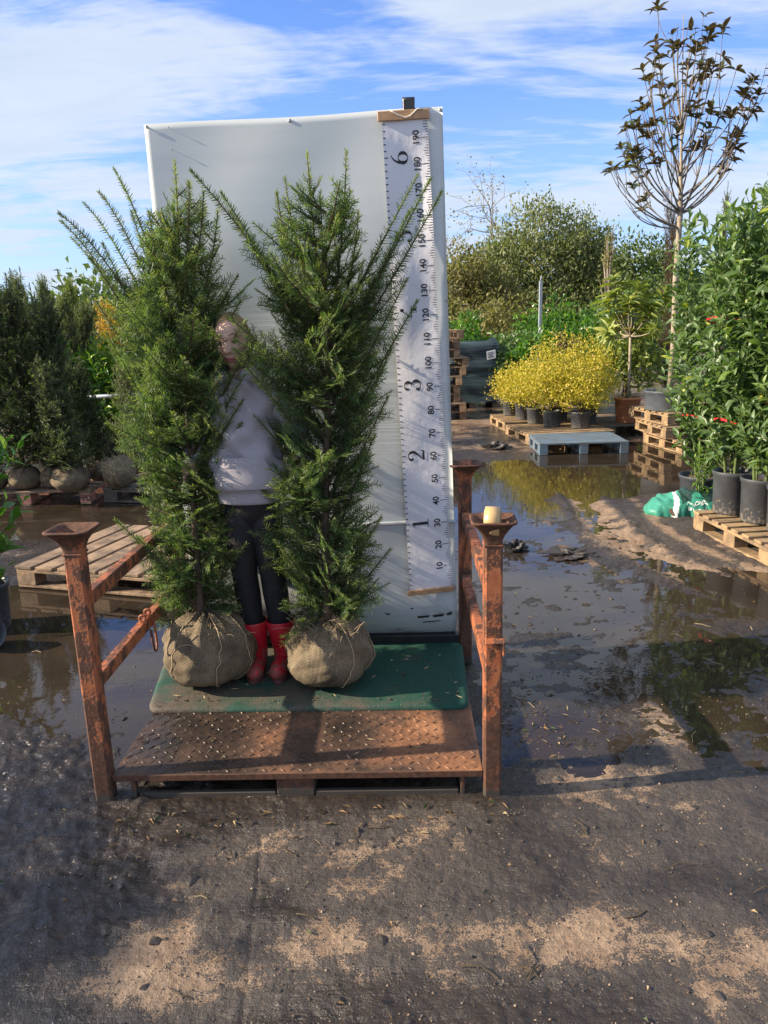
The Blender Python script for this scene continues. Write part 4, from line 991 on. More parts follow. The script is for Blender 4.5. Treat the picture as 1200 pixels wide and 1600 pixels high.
def chart_pt(u, v, off=0.0):
    cs = [vp(640.5, 922, PY - .012, PK), vp(706.5, 914.5, PY - .012, PK), vp(667.5, 184, PY - .012, PK), vp(596.5, 188.5, PY - .012, PK)]
    f = v / HL; p = cs[0].lerp(cs[1], u).lerp(cs[3].lerp(cs[2], u), f)
    k = .25 + .75 * sstep(.35, .75, np.float64(f)) * (1 - .6 * sstep(.93, 1.0, np.float64(f)))
    b = .0055 * math.sin(v * 5.2 + u * 2.6 + .6) + .004 * math.sin(v * 11 - u * 4 + 1.0) + .003 * math.sin(u * 5 - 1.2 + v * 2)
    edge = (2 * u - 1) ** 2
    p.y -= max(.0, .008 + b * k + .008 * k * edge * math.sin(v * 4.0 + (2.0 if u > .5 else .4))) + off
    return p
def serif_digit(d):
    """Didone-like figures as strokes of varying width, in a box 0..1 wide 0..1.4 high"""
    S = []
    def st(pts, ws): S.append((pts, ws))
    def arc(cx, cy, rx, ry, a0, a1, n=22): return [(cx + rx * math.cos(math.radians(a0 + (a1 - a0) * i / n)), cy + ry * math.sin(math.radians(a0 + (a1 - a0) * i / n))) for i in range(n + 1)]
    def thick(pts, lo, hi, ref): return [lo + (hi - lo) * abs(math.sin(math.atan2(pts[min(i + 1, len(pts) - 1)][1] - pts[max(i - 1, 0)][1], pts[min(i + 1, len(pts) - 1)][0] - pts[max(i - 1, 0)][0]))) ** 2 for i in range(len(pts))]
    def blob(x, y, r): st([(x - r, y), (x - r * .5, y), (x, y), (x + r * .5, y), (x + r, y)], [.0, r * 1.7, r * 2, r * 1.7, .0])
    if d == 1: st([(.5, .03), (.5, 1.38)], [.24, .24]); st([(.16, .025), (.84, .025)], [.05, .05]); st([(.48, 1.34), (.34, 1.22), (.16, 1.18)], [.10, .06, .04])
    if d == 2:
        p = arc(.46, 1.0, .34, .38, 170, -35); st(p, thick(p, .05, .24, 0)); st([(.74, .80), (.50, .50), (.24, .25), (.10, .06)], [.20, .12, .09, .07]); st([(.08, .09), (.50, .10), (.84, .07)], [.18, .18, .14]); st([(.84, .05), (.92, .36)], [.10, .04]); blob(.20, 1.02, .11)
    if d == 3:
        p = arc(.44, 1.06, .31, .32, 160, -85); st(p, thick(p, .05, .22, 0)); p = arc(.44, .38, .38, .37, 85, -165); st(p, thick(p, .05, .26, 0)); blob(.20, 1.10, .10); blob(.15, .32, .11); st([(.34, .75), (.52, .75)], [.05, .05])
    if d == 4: st([(.66, .03), (.66, 1.36)], [.22, .22]); st([(.66, 1.36), (.04, .42)], [.07, .05]); st([(.03, .42), (.98, .42)], [.06, .06]); st([(.40, .025), (.92, .025)], [.05, .05])
    if d == 5:
        st([(.22, 1.27), (.52, 1.22), (.84, 1.30)], [.16, .20, .10]); st([(.20, 1.34), (.20, .70)], [.05, .05]); p = arc(.45, .42, .38, .40, 130, -160); st(p, thick(p, .05, .26, 0)); blob(.16, .32, .11)
    if d == 6:
        p = arc(.50, .40, .36, .38, 0, 360, 40); st(p, thick(p, .05, .25, 0)); p = arc(.88, .50, .74, .90, 105, 190); st(p, [.05 + .18 * (i / len(p)) for i in range(len(p))])
    V = []; F = []
    for pts, ws in S:
        b = len(V); n = len(pts)
        for i, (x, y) in enumerate(pts):
            dx = pts[min(i + 1, n - 1)][0] - pts[max(i - 1, 0)][0]; dy = pts[min(i + 1, n - 1)][1] - pts[max(i - 1, 0)][1]; l = math.hypot(dx, dy) or 1
            V += [(x - dy / l * ws[i] / 2 - .5, y + dx / l * ws[i] / 2 - .7), (x + dy / l * ws[i] / 2 - .5, y - dx / l * ws[i] / 2 - .7)]
        F += [(b + 2 * i, b + 2 * i + 1, b + 2 * i + 3, b + 2 * i + 2) for i in range(n - 1)]
    return V, F
def height_chart():
    t = thing('height_chart', 'white fabric height chart with black figures hanging on the white sheet', 'height chart', chart_pt(.5, HL)[:])
    na, nz = 26, 150; mb = MB(); V = [chart_pt(i / (na - 1), HL * j / (nz - 1)) for j in range(nz) for i in range(na)]
    mb.add(V, [(j * na + i, j * na + i + 1, (j + 1) * na + i + 1, (j + 1) * na + i) for j in range(nz - 1) for i in range(na - 1)]); mb.build('fabric', M['chart'], t, True, True)
    WD = .1925
    tk = MB()
    def tick(u0, u1, v, h):
        n = 3; pts = [(u0 + (u1 - u0) * i / n) for i in range(n + 1)]
        tk.add([chart_pt(u, v + s * h / 2, .0012) for u in pts for s in (-1, 1)], [(2 * i, 2 * i + 2, 2 * i + 3, 2 * i + 1) for i in range(n)])
    for c in range(1, 198):
        m = c % 10; L = {0: .175, 5: .115, 4: .095, 6: .095, 3: .07, 7: .07}.get(m, .045)
        tick(.995 - L, .995, c / 100, .0026 if m == 0 else .0022)
    for k in range(1, 78): tick(.005, .085 if k % 12 == 0 else .06, k * .0254, .004)
    tk.build('printed_scale', M['ink'], t, False, True, 'stuff')
    def put(name, V, F, u0, v0, sc):
        m = MB(); m.add([chart_pt(u0 - y * sc / WD, v0 + x * sc, .0014) for x, y in V], F); m.build(name, M['ink'], t, False, True)
    for c in range(10, 200, 10):
        V, F = text_mesh(str(c), .036, .022); put('printed_number', V, F, .735, c / 100, 1.06)
    for k in range(1, 7):
        V, F = serif_digit(k); put('printed_number', V, F, .335, k * .3048, .052)
    for (u0, u1, v, hh, nm) in ((-.06, 1.04, -.010, .022, 'bottom_rod'), (-.09, 1.05, HL + .012, .036, 'top_rod')):
        a, b = chart_pt(u0, v), chart_pt(u1, v); a.y = b.y = min(a.y, b.y) - .004; mb = MB(); mb.bar(a, b, .013, hh, .002); mb.build(nm, M['rod_wood'], t, False, True)
    q = [(610, 172), (614, 175), (623, 180), (633, 184), (641, 181), (648, 174), (652, 170), (660, 170)]; mb = MB(); mb.tube([vp(x, y, PY - .035, PK) for x, y in q], .0028, 6); mb.build('hanging_cord', M['white_cord'], t, True, True)
    c = vp(638.5, 168, PY, PK); k = thing('spring_clamp', 'small black clamp gripping the top edge of the white sheet above the height chart', 'clamp', c[:])
    mb = MB(); mb.box((c.x, c.y - .018, c.z + .004), (.046, .006, .046), Matrix.Rotation(-.25, 3, 'X'), .002); mb.build('jaw', M['clamp_black'], k, False, True)
    mb = MB(); mb.box((c.x, c.y + .026, c.z + .004), (.046, .006, .046), Matrix.Rotation(.25, 3, 'X'), .002); mb.build('jaw', M['clamp_black'], k, False, True)
    mb = MB(); mb.tube([(c.x - .024, c.y + .004, c.z + .022), (c.x + .024, c.y + .004, c.z + .022)], .017, 14); mb.build('hinge', M['clamp_black'], k, True, True)
height_chart()

# ------------------------------------------------------------------ the two root-balled yews
def yew(label, c, ballr, ballh, ext, trunkline, leaders, longs, n_br, seed):
    global rng
    rng = np.random.default_rng(seed)
    t = thing('yew_tree', label, 'yew tree', (c[0], c[1], c[2]), 0, 'root-balled yews on the stillage')
    burlap_ball(t, c, ballr, ballh, seed=seed)
    ys = np.array([e[0] for e in ext], float); Y = c[1]
    zs = np.array([vp(300, e[0], Y).z for e in ext]); tx = np.array([np.interp(e[0], [q[0] for q in trunkline], [q[1] for q in trunkline]) for e in ext])
    sc = Y / 1200 * 1.01
    xl = (tx - np.array([e[1] for e in ext])) * sc; xr = (np.array([e[2] for e in ext]) - tx) * sc
    zt = np.array([vp(q[1], q[0], Y).z for q in trunkline]); xt = np.array([vp(q[1], q[0], Y).x for q in trunkline])
    o = np.argsort(zs); zs, xl, xr = zs[o], xl[o], xr[o]; o = np.argsort(zt); zt, xt = zt[o], xt[o]
    zb = c[2] + ballh * .95; ztop = zt[-1]
    T = lambda z: np.array([np.interp(z, zt, xt) if z > zb else c[0] + (np.interp(zb, zt, xt) - c[0]), Y + .02 * math.sin(z * 4 + seed), z])
    mb = MB(); pts = [T(z) for z in np.linspace(c[2] + ballh * .7, ztop - .25, 14)]; mb.tube([tuple(p) for p in pts], [.020 - .015 * i / 13 for i in range(14)], 8); mb.build('trunk', M['bark'], t, True, True)
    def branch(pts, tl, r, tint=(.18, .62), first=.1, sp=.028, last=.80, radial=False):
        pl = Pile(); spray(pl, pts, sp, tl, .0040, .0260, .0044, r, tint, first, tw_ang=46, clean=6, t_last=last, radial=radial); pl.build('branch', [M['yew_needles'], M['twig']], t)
    for i in range(n_br):
        ze = zb + .06 + (ztop - zb - .16) * ((i + rng.random()) / n_br) ** 1.22; a = rng.uniform(0, 6.28) if i % 3 else (0.25 if i % 2 else 2.9) + rng.normal(0, .5)
        f = (ze - zb) / (ztop - zb); side = np.interp(ze, zs, xr if math.cos(a) > 0 else xl); avg = .5 * (np.interp(ze, zs, xr) + np.interp(ze, zs, xl)); k = abs(math.cos(a)); reach = (k * side + (1 - k) * avg) * rng.uniform(.62, 1.05)
        reach = max(reach * (1.10 if f < .75 else .95) * (rng.uniform(.75, 1.0) if i % 4 else rng.uniform(1.05, 1.45)), .09); rise = reach * (.12 + .70 * f + rng.uniform(-.15, .30)); zs_ = max(ze - rise, zb + .01); p0 = T(zs_); e = np.array([math.cos(a), math.sin(a), 0])
        L = math.hypot(reach, ze - zs_) * 1.10; d = e * reach + np.array([0, 0, ze - zs_]); d = d / np.linalg.norm(d)
        pts = curve(p0, d + np.array([0, 0, -.02]) + e * .2, d + np.array([0, 0, .20]), L, 7, .035)
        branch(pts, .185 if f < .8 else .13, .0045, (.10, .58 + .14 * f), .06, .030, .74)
    for (px, py, z0) in leaders:
        e = np.array(vp(px, py, Y + rng.uniform(-.04, .04))); p0 = T(z0); m = p0 * .4 + e * .6; m[0] = p0[0] + (e[0] - p0[0]) * .85
        q = np.linspace(0, 1, 9)[:, None]; pts = (1 - q) ** 2 * p0 + 2 * q * (1 - q) * m + q * q * e
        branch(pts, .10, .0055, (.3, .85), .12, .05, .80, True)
        for s in np.linspace(.2, .8, 6):                       # leaders carry whorls of short shoots
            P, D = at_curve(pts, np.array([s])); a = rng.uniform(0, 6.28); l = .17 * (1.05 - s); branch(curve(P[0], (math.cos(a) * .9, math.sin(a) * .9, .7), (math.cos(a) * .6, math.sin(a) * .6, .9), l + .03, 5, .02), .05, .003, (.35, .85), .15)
    for (px, py, z0, bow, dY) in longs:
        e = np.array(vp(px, py, Y + dY)); p0 = T(z0); m = (p0 + e) / 2 + np.array([0, 0, bow]); q = np.linspace(0, 1, 10)[:, None]; pts = (1 - q) ** 2 * p0 + 2 * q * (1 - q) * m + q * q * e
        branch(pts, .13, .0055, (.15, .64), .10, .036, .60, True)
    return t
cA = gp(322, 1087, .119); cB = gp(512, 1085, .119)
yew('left yew with long wild shoots arching out against the sky', (cA.x - .008, cA.y + .150, .119), .195, .275,
    [(265, 262, 285), (300, 245, 300), (340, 225, 325), (400, 195, 350), (450, 180, 358), (500, 176, 356), (560, 184, 362), (620, 195, 366), (700, 216, 372), (760, 228, 374), (820, 230, 372), (880, 236, 370), (940, 240, 364), (975, 272, 345)],
    [(262, 272), (400, 275), (600, 292), (800, 302), (975, 314)],
    [(273, 252, 1.55), (295, 285, 1.6), (232, 330, 1.5), (340, 330, 1.45), (318, 300, 1.55)],
    [(95, 345, 1.16, .20, .05), (92, 333, 1.24, .22, -.05), (132, 318, 1.28, .19, 0), (178, 264, 1.42, .19, .03), (140, 402, 1.08, .16, -.08), (112, 372, 1.1, .2, .12), (155, 300, 1.36, .18, .08), (160, 380, 1.1, .08, .1), (205, 330, 1.28, .06, .1), (150, 470, 1.0, .05, 0), (165, 520, .9, .04, -.08),
     (392, 540, 1.05, .04, -.10), (385, 500, 1.22, .03, -.08), (376, 470, 1.25, .03, -.05), (395, 600, .95, .03, .05), (372, 430, 1.35, .04, .05), (215, 690, .62, .04, -.05), (180, 812, .40, .05, -.08), (215, 840, .42, .02, -.1), (385, 850, .40, .04, -.06), (388, 775, .62, .03, -.06), (390, 720, .7, .03, -.05), (383, 585, .98, .04, -.12), (380, 625, .92, .04, -.14), (378, 660, .82, .04, -.1), (345, 560, 1.05, .04, -.16)], 180, 5)
yew('right yew with two upright tips, standing next to the height chart', (cB.x + .006, cB.y + .135, .119), .184, .262,
    [(240, 480, 500), (300, 450, 560), (360, 405, 590), (420, 380, 592), (480, 384, 590), (560, 402, 598), (620, 410, 600), (700, 418, 588), (760, 426, 580), (820, 438, 582), (880, 440, 590), (940, 456, 572), (978, 480, 552)],
    [(245, 512), (400, 508), (600, 512), (800, 508), (978, 512)],
    [(480, 238, 1.45), (541, 236, 1.45), (445, 278, 1.45), (432, 300, 1.35), (500, 300, 1.5), (560, 330, 1.4)],
    [(298, 266, 1.42, .09, .0), (345, 300, 1.34, .07, .06), (360, 330, 1.35, .03, -.05), (652, 274, 1.48, .0, -.06), (672, 280, 1.40, -.02, .03), (690, 300, 1.35, -.03, 0), (640, 330, 1.35, 0, .05), (636, 436, 1.12, .02, -.04), (652, 470, 1.02, .02, .0), (610, 392, 1.2, .02, .05),
     (612, 545, .92, .02, 0), (604, 565, .85, .02, -.06), (606, 620, .75, .02, .03), (585, 680, .62, .02, 0), (596, 808, .40, .03, -.03), (610, 858, .34, .02, 0), (590, 905, .26, .02, -.06), (365, 545, 1.12, .05, -.10), (362, 500, 1.22, .04, -.12), (372, 560, .98, .06, -.16), (398, 650, .85, .04, -.05), (378, 690, .8, .03, -.02), (405, 760, .62, .03, -.05), (415, 865, .42, .03, -.08), (430, 845, .42, .03, -.14)], 175, 9)
rng = np.random.default_rng(77)
# ------------------------------------------------------------------ the child between the trees
def skin_mesh(name, joints, edges, radii, root, sub=2):
    me = bpy.data.meshes.new(name); ks = list(joints); ix = {k: i for i, k in enumerate(ks)}
    me.from_pydata([tuple(joints[k]) for k in ks], [(ix[a], ix[b]) for a, b in edges], []); ob = bpy.data.objects.new(name, me); COL.objects.link(ob)
    sk = ob.modifiers.new('s', 'SKIN'); sk.use_smooth_shade = True; ss = ob.modifiers.new('u', 'SUBSURF'); ss.levels = sub; ss.render_levels = sub
    if not me.skin_vertices: 
        bm = bmesh.new(); bm.from_mesh(me); bm.verts.layers.skin.verify(); bm.to_mesh(me); bm.free()
    for k in ks:
        v = me.skin_vertices[0].data[ix[k]]; r = radii[k]; v.radius = r if isinstance(r, tuple) else (r, r); v.use_root = (k == root)
    bpy.context.view_layer.update(); dg = bpy.context.evaluated_depsgraph_get(); out = bpy.data.meshes.new_from_object(ob.evaluated_get(dg)); bpy.data.objects.remove(ob)
    V = np.empty(len(out.vertices) * 3); out.vertices.foreach_get('co', V); F = [tuple(p.vertices) for p in out.polygons]; bpy.data.meshes.remove(out)
    return V.reshape(-1, 3), F
def head_mesh(c, tilt, yaw):
    n, m = 80, 72; th = np.linspace(0, 2 * np.pi, n, endpoint=False); ph = np.linspace(.001, np.pi - .001, m); T, Pp = np.meshgrid(th, ph)
    x = np.sin(Pp) * np.sin(T); y = -np.sin(Pp) * np.cos(T); z = np.cos(Pp)       # front is -y
    X, Yv, Z = x * .069, y * .088, z * .105
    fr = sstep(.1, .65, -y)
    jaw = sstep(.0, -.085, Z); X = X * (1 - .36 * jaw ** 1.3); Yv = Yv * (1 - .10 * jaw * (y > 0)); Yv = np.where(y < 0, -np.abs(Yv) ** .94 * .088 ** .06, Yv)
    g = lambda cx, cz, sx, sz: np.exp(-((X - cx) / sx) ** 2 - ((Z - cz) / sz) ** 2)
    f = 0
    f = f + .004 * (g(-.026, .026, .020, .008) + g(.026, .026, .020, .008)) - .009 * (g(-.029, .006, .017, .011) + g(.029, .006, .017, .011))
    f = f + .004 * (g(-.029, .013, .015, .0035) + g(.029, .013, .015, .0035)) + .0025 * (g(-.029, -.004, .014, .003) + g(.029, -.004, .014, .003))
    ridge = np.clip((.014 - Z) / .045, 0, 1) * (Z > -.036); f = f + .017 * ridge ** 1.1 * np.exp(-(X / (.0065 + .004 * ridge)) ** 2) * sstep(-.042, -.034, Z) + .006 * (g(-.011, -.029, .006, .006) + g(.011, -.029, .006, .006))
    f = f - .005 * (g(-.007, -.037, .004, .0025) + g(.007, -.037, .004, .0025)) - .002 * g(0, -.043, .004, .006)
    f = f + .007 * g(0, -.054, .020, .0045) + .007 * g(0, -.064, .017, .005) - .005 * g(0, -.0590, .022, .0018) - .003 * g(0, -.073, .015, .004) + .006 * g(0, -.088, .016, .010)
    f = f + .005 * (g(-.040, -.022, .020, .018) + g(.040, -.022, .020, .018)) + .003 * g(0, .060, .05, .03)
    Yv = Yv - f * fr
    V = np.stack([X, Yv, Z], -1).reshape(-1, 3); i = np.arange(m - 1)[:, None] * n; j = np.arange(n)[None]; j2 = (j + 1) % n
    Q = np.stack([i + j, i + n + j, i + n + j2, i + j2], -1).reshape(-1, 4)
    lip = ((np.abs(X) < .024) & (((Z + .0590) / .0105) ** 2 + (X / .024) ** 2 < 1) & (y < 0)).reshape(-1); mi = lip[Q].all(1).astype(int)
    R = np.array(Matrix.Rotation(tilt, 3, 'Y') @ Matrix.Rotation(yaw, 3, 'Z'))
    tf = lambda A: A @ R.T + np.array(c)
    return tf(V), Q, mi, tf, R
def person():
    Y = 3.02; W = lambda px, py, dy=0: np.array(vp(px, py, Y + dy)); ctr = W(386, 700); base = np.array([ctr[0], Y, .119])
    t = thing('person', 'child in a lilac grey hoodie, black leggings and red wellingtons standing between the yews', 'person', tuple(base))
    hc = W(364, 536, -.01) ; hV, hQ, hm, tf, HR = head_mesh(hc, math.radians(-4), math.radians(-6))
    # body: trunk, neck, arms, hands, legs and head in one mesh
    J = {}; R = {}; E = []
    def jt(k, p, r, par=None): J[k] = Vector(p); R[k] = r; (par is not None) and E.append((par, k))
    cx = ctr[0]
    jt('pelvis', (cx + .012, Y, .87), (.085, .075)); jt('waist', (cx + .006, Y, 1.02), (.085, .075), 'pelvis'); jt('chest', (cx, Y, 1.20), (.105, .085), 'waist'); jt('neck', (cx - .02, Y, 1.335), .042, 'chest'); jt('nape', (hc[0], Y + .012, 1.42), .042, 'neck')
    for s, hx in ((-1, cx - .205), (1, cx + .215)):
        k = 'l' if s < 0 else 'r'; jt(k + 'sh', (cx + s * .125, Y, 1.285), .048, 'chest'); jt(k + 'el', (cx + s * .205, Y + .03, 1.08), .034, k + 'sh'); jt(k + 'wr', (hx - s * .012, Y - .005, 1.02), .023, k + 'el'); jt(k + 'pa', (hx + s * .004, Y - .045, 1.02), (.030, .016), k + 'wr')
        for q in range(4):
            z = 1.045 - q * .016; jt(f'{k}f{q}a', (hx + s * .016, Y - .07, z), .0078, k + 'pa'); jt(f'{k}f{q}b', (hx + s * .030, Y - .095 - .003 * (q in (1, 2)), z - .004), .0072, f'{k}f{q}a'); jt(f'{k}f{q}c', (hx + s * .022, Y - .113, z - .008), .006, f'{k}f{q}b')
        jt(k + 'ta', (hx - s * .020, Y - .02, 1.042), .0095, k + 'wr'); jt(k + 'tb', (hx - s * .022, Y - .05, 1.055), .0085, k + 'ta'); jt(k + 'tc', (hx - s * .010, Y - .073, 1.058), .007, k + 'tb')
    hips = {'l': W(378, 812), 'r': W(414, 812)}; knees = {'l': W(382, 895, 0), 'r': W(425, 890, 0)}; ank = {'l': W(401, 1015, .05), 'r': W(444, 1015, .05)}
    for k in 'lr':
        jt(k + 'hip', hips[k], .052, 'pelvis'); jt(k + 'kn', knees[k], .048, k + 'hip'); jt(k + 'an', (ank[k][0], ank[k][1], .185), .033, k + 'kn'); jt(k + 'toe', (ank[k][0] + (.005 if k == 'l' else -.02), ank[k][1] - .10, .152), .018, k + 'an')
    V, F = skin_mesh('b', J, E, R, 'pelvis', 2); mb = MB(); mb.add(V, F, 0); b = len(mb.v); mb.v += [tuple(p) for p in hV]; mb.f += [tuple(b + k for k in q) for q in hQ]; mb.m += list(map(int, hm))
    for s in (-1, 1):                                    # ears
        e = [(s * .066, .012, .0), (s * .076, .022, .012), (s * .077, .022, -.004), (s * .068, .012, -.022)]; mb.tube([tuple(p) for p in tf(np.array(e))], [.006, .011, .010, .004], 8)
    mb.build('body', [M['skin'], M['lip']], t, True, True)
    for s in (-1, 1):
        ec = tf(np.array([[s * .029, -.0700, .0050]]))[0]; mb = MB(); Rm = Matrix([list(r) for r in HR]) @ Matrix.Rotation(math.pi / 2, 3, 'X')
        mb.lathe([(.0100 * math.sin(a), .0100 * math.cos(a)) for a in np.linspace(.02, 3.12, 16)], 20, ec, Rm); 
        mb.m = [1 if i < 20 * 4 else 0 for i in range(len(mb.f))]; mb.build('eye', [M['eye_white'], M['iris']], t, True, True)
        pts = tf(np.array([(s * (.012 + .030 * q), -.0865 + .010 * q * q, .0285 + .006 * math.sin(q * 2.6)) for q in np.linspace(0, 1, 7)])); mb = MB(); mb.tube([tuple(p) for p in pts], [.001, .0016, .0019, .0019, .0016, .0012, .0006], 6); mb.build('eyebrow', M['brow'], t, True, True)
    # hair: a cap parted in the middle with strands down both cheeks
    mb = MB(); n, m = 56, 30
    vs = []; fs = []
    for j in range(m):
        for i in range(n):
            a = 2 * math.pi * i / n; ph = (.02 + .98 * j / (m - 1)) * 2.15; fx, fy, fz = math.sin(ph) * math.sin(a), -math.sin(ph) * math.cos(a), math.cos(ph)
            k = 1.0 + .02 * math.sin(a * 23 + 3 * math.sin(ph * 3)); p = [fx * .0725 * k, fy * .093 * k + .004, fz * .111 * k + .002]
            if fy < -.25 and fz < .72: p[1] += .06 * min(1, (.72 - fz) * 3) * (1 - abs(fx)); p[2] = max(p[2], .066 - .02 * abs(fx))
            if fy < -.1 and p[2] < .05 + abs(p[0]) * .1 and abs(p[0]) < .072: p[1] = max(p[1], .0)
            vs.append(p)
    vs = tf(np.array(vs)); fs = [(j * n + i, j * n + (i + 1) % n, (j + 1) * n + (i + 1) % n, (j + 1) * n + i) for j in range(m - 1) for i in range(n)]; mb.add([tuple(p) for p in vs], fs)
    for s in (-1,):
        for q in range(12):
            u = q / 15; o = np.array([s * (.058 + .012 * u), -.050 + .085 * u, .055 + .03 * math.sin(u * 3)]); pts = np.array([o, o + [s * .012, -.002, -.045], o + [s * .010, -.004, -.095], o + [s * (.004 - .01 * u), -.018 + .01 * u, -.135 - .02 * random.random()]]); mb.tube([tuple(p) for p in tf(pts)], [.004, .006, .0055, .002], 5)
    mb.build('hair', M['hair'], t, True, True)
    # hoodie
    n = 72; rings = [(.885, .128, .096), (.890, .134, .102), (.935, .136, .104), (.942, .144, .112), (.97, .150, .118), (1.04, .142, .112), (1.10, .137, .108), (1.18, .136, .106), (1.235, .141, .104), (1.28, .142, .098), (1.315, .122, .090), (1.345, .098, .085), (1.368, .080, .074), (1.375, .066, .064)]
    mb = MB(); vs = []
    R2 = []
    for a, b in zip(rings[:-1], rings[1:]):
        for q in range(4): R2.append([a[i] + (b[i] - a[i]) * q / 4 for i in range(3)])
    R2.append(list(rings[-1]))
    for z, w, d in R2:
        for i in range(n):
            a = 2 * math.pi * i / n; wr = .008 * math.sin(a * 3 + z * 22) + .007 * math.sin(a * 5 - z * 40) + .005 * math.sin(a * 9 + z * 60) if z > .945 else .0015 * math.sin(a * 40)
            sag = .006 * math.exp(-((z - 1.17) / .025) ** 2) * max(0, -math.sin(a)) - .004 * math.exp(-((z - 1.125) / .02) ** 2) * max(0, -math.sin(a))
            f = (1.35 - z) / .45; c_, s_ = math.cos(a), math.sin(a); e = (abs(c_) ** 2.3 + abs(s_) ** 2.3) ** (-1 / 2.3)
            vs.append((cx + .014 * f - .008 + (w + wr) * c_ * e, Y + (d + wr + sag) * s_ * e, z + .008 * math.sin(a * 2 + 1) * (z > 1.0)))
    k = len(R2); mb.add(vs, [(j * n + i, j * n + (i + 1) % n, (j + 1) * n + (i + 1) % n, (j + 1) * n + i) for j in range(k - 1) for i in range(n)])
    for s, hx in ((-1, cx - .205), (1, cx + .215)):
        pts = [Vector((cx + s * .085, Y, 1.285)), Vector((cx + s * .145, Y + .004, 1.255)), Vector((cx + s * .182, Y + .015, 1.17)), Vector((cx + s * .206, Y + .026, 1.09)), Vector((cx + s * .222, Y + .005, 1.045)), Vector((hx - s * .014, Y - .002, 1.022)), Vector((hx - s * .010, Y - .012, 1.021))]
        mb.tube(pts, [.060, .066, .060, .056, .050, .044, .033], 18)
    mb.build('hoodie', M['hoodie'], t, True, True)
    mb = MB(); pts = [(cx - .02 + .088 * math.cos(a), Y + .012 + .085 * math.sin(a), 1.398 + .020 * math.sin(a) + .008 * math.sin(3 * a)) for a in np.linspace(-1.25, 4.39, 30)]
    mb.tube(pts, [.018 + .024 * math.sin(math.pi * i / 29) ** .6 + .003 * math.sin(i * 2.1) for i in range(30)], 12); mb.lathe([(.001, -.075), (.05, -.06), (.085, -.02), (.09, .02), (.06, .055), (.001, .06)], 24, (cx - .01, Y + .10, 1.335), Matrix.Diagonal((1, .55, 1)).to_3x3()); mb.build('hood', M['hoodie'], t, True, True)
    def surf(a, z):
        i = max(0, min(len(rings) - 2, sum(1 for r in rings if r[0] <= z) - 1)); r0, r1 = rings[i], rings[i + 1]; q = (z - r0[0]) / (r1[0] - r0[0]); w = r0[1] + (r1[1] - r0[1]) * q + .009; d = r0[2] + (r1[2] - r0[2]) * q + .013
        f = (1.35 - z) / .45; c_, s_ = math.cos(a), math.sin(a); e = (abs(c_) ** 2.3 + abs(s_) ** 2.3) ** (-1 / 2.3); return (cx + .014 * f - .008 + w * c_ * e, Y + d * s_ * e, z)
    mb = MB(); n1, n2 = 18, 9; vs = []
    for j in range(n2):
        z = .952 + .125 * j / (n2 - 1); hw = .82 - .30 * max(0, (z - .985) / .092)
        vs += [surf(-math.pi / 2 + hw * (2 * i / (n1 - 1) - 1), z) for i in range(n1)]
    mb.add(vs, [(j * n1 + i, j * n1 + i + 1, (j + 1) * n1 + i + 1, (j + 1) * n1 + i) for j in range(n2 - 1) for i in range(n1 - 1)]); mb.build('pocket', M['hoodie'], t, True, True)
    # leggings
    mb = MB()
    for k in 'lr':
        h, kn, an = Vector(hips[k]), Vector(knees[k]), Vector((ank[k][0], ank[k][1], .24)); pts = [Vector((h.x + (.012 if k == 'l' else -.012), h.y, .90)), h, h.lerp(kn, .5), kn, kn.lerp(an, .3), kn.lerp(an, .7), an]; mb.tube(pts, [.066, .074, .065, .052, .053, .047, .042], 22)
    mb.lathe([(.001, -.075), (.05, -.07), (.09, -.035), (.108, .02), (.108, .06), (.100, .09)], 28, (cx + .012, Y, .845), Matrix.Diagonal((1, .80, 1)).to_3x3()); mb.build('leggings', M['leggings'], t, True, True)
    for k, tx in (('l', .004), ('r', -.022)):
        a = Vector((ank[k][0], ank[k][1], 0)); zt = vp(400, 966, Y + .05).z; mb = MB()
        kn = Vector(knees[k]); an = Vector((a.x, a.y, .24)); tp = an + (kn - an) * ((zt - .24) / (kn.z - .24))
        leg = [tuple(tp), tuple(tp - Vector((0, 0, .004))), tuple(an.lerp(tp, .35)), (a.x, a.y + .008, .215), (a.x, a.y + .004, .175), (a.x, a.y, .150)]
        mb.tube(leg, [.058, .062, .054, .046, .045, .043], 24, False)
        mb.tube([(a.x, a.y + .045, .155), (a.x, a.y + .02, .160), (a.x + tx * .3, a.y - .03, .163), (a.x + tx * .6, a.y - .075, .158), (a.x + tx, a.y - .115, .153), (a.x + tx * 1.05, a.y - .138, .150)], [.024, .038, .039, .038, .034, .012], 20)
        b = mb.build('boot', M['boot_red'], t, True, True)
        mb = MB(); pts = []
        nn = 26; out = [(.036 * math.cos(q) * (1 + .12 * (math.sin(q) < 0)), .100 * math.sin(q) - .045) for q in np.linspace(0, 6.2832, nn, endpoint=False)]; vs = [(a.x + tx * .5 + x, a.y + y, z) for z in (.1205, .138) for x, y in out]
        mb.add(vs, [(i, (i + 1) % nn, nn + (i + 1) % nn, nn + i) for i in range(nn)] + [tuple(range(nn))[::-1], tuple(range(nn, 2 * nn))]); mb.build('sole', M['boot_sole'], b, False, True)
person()
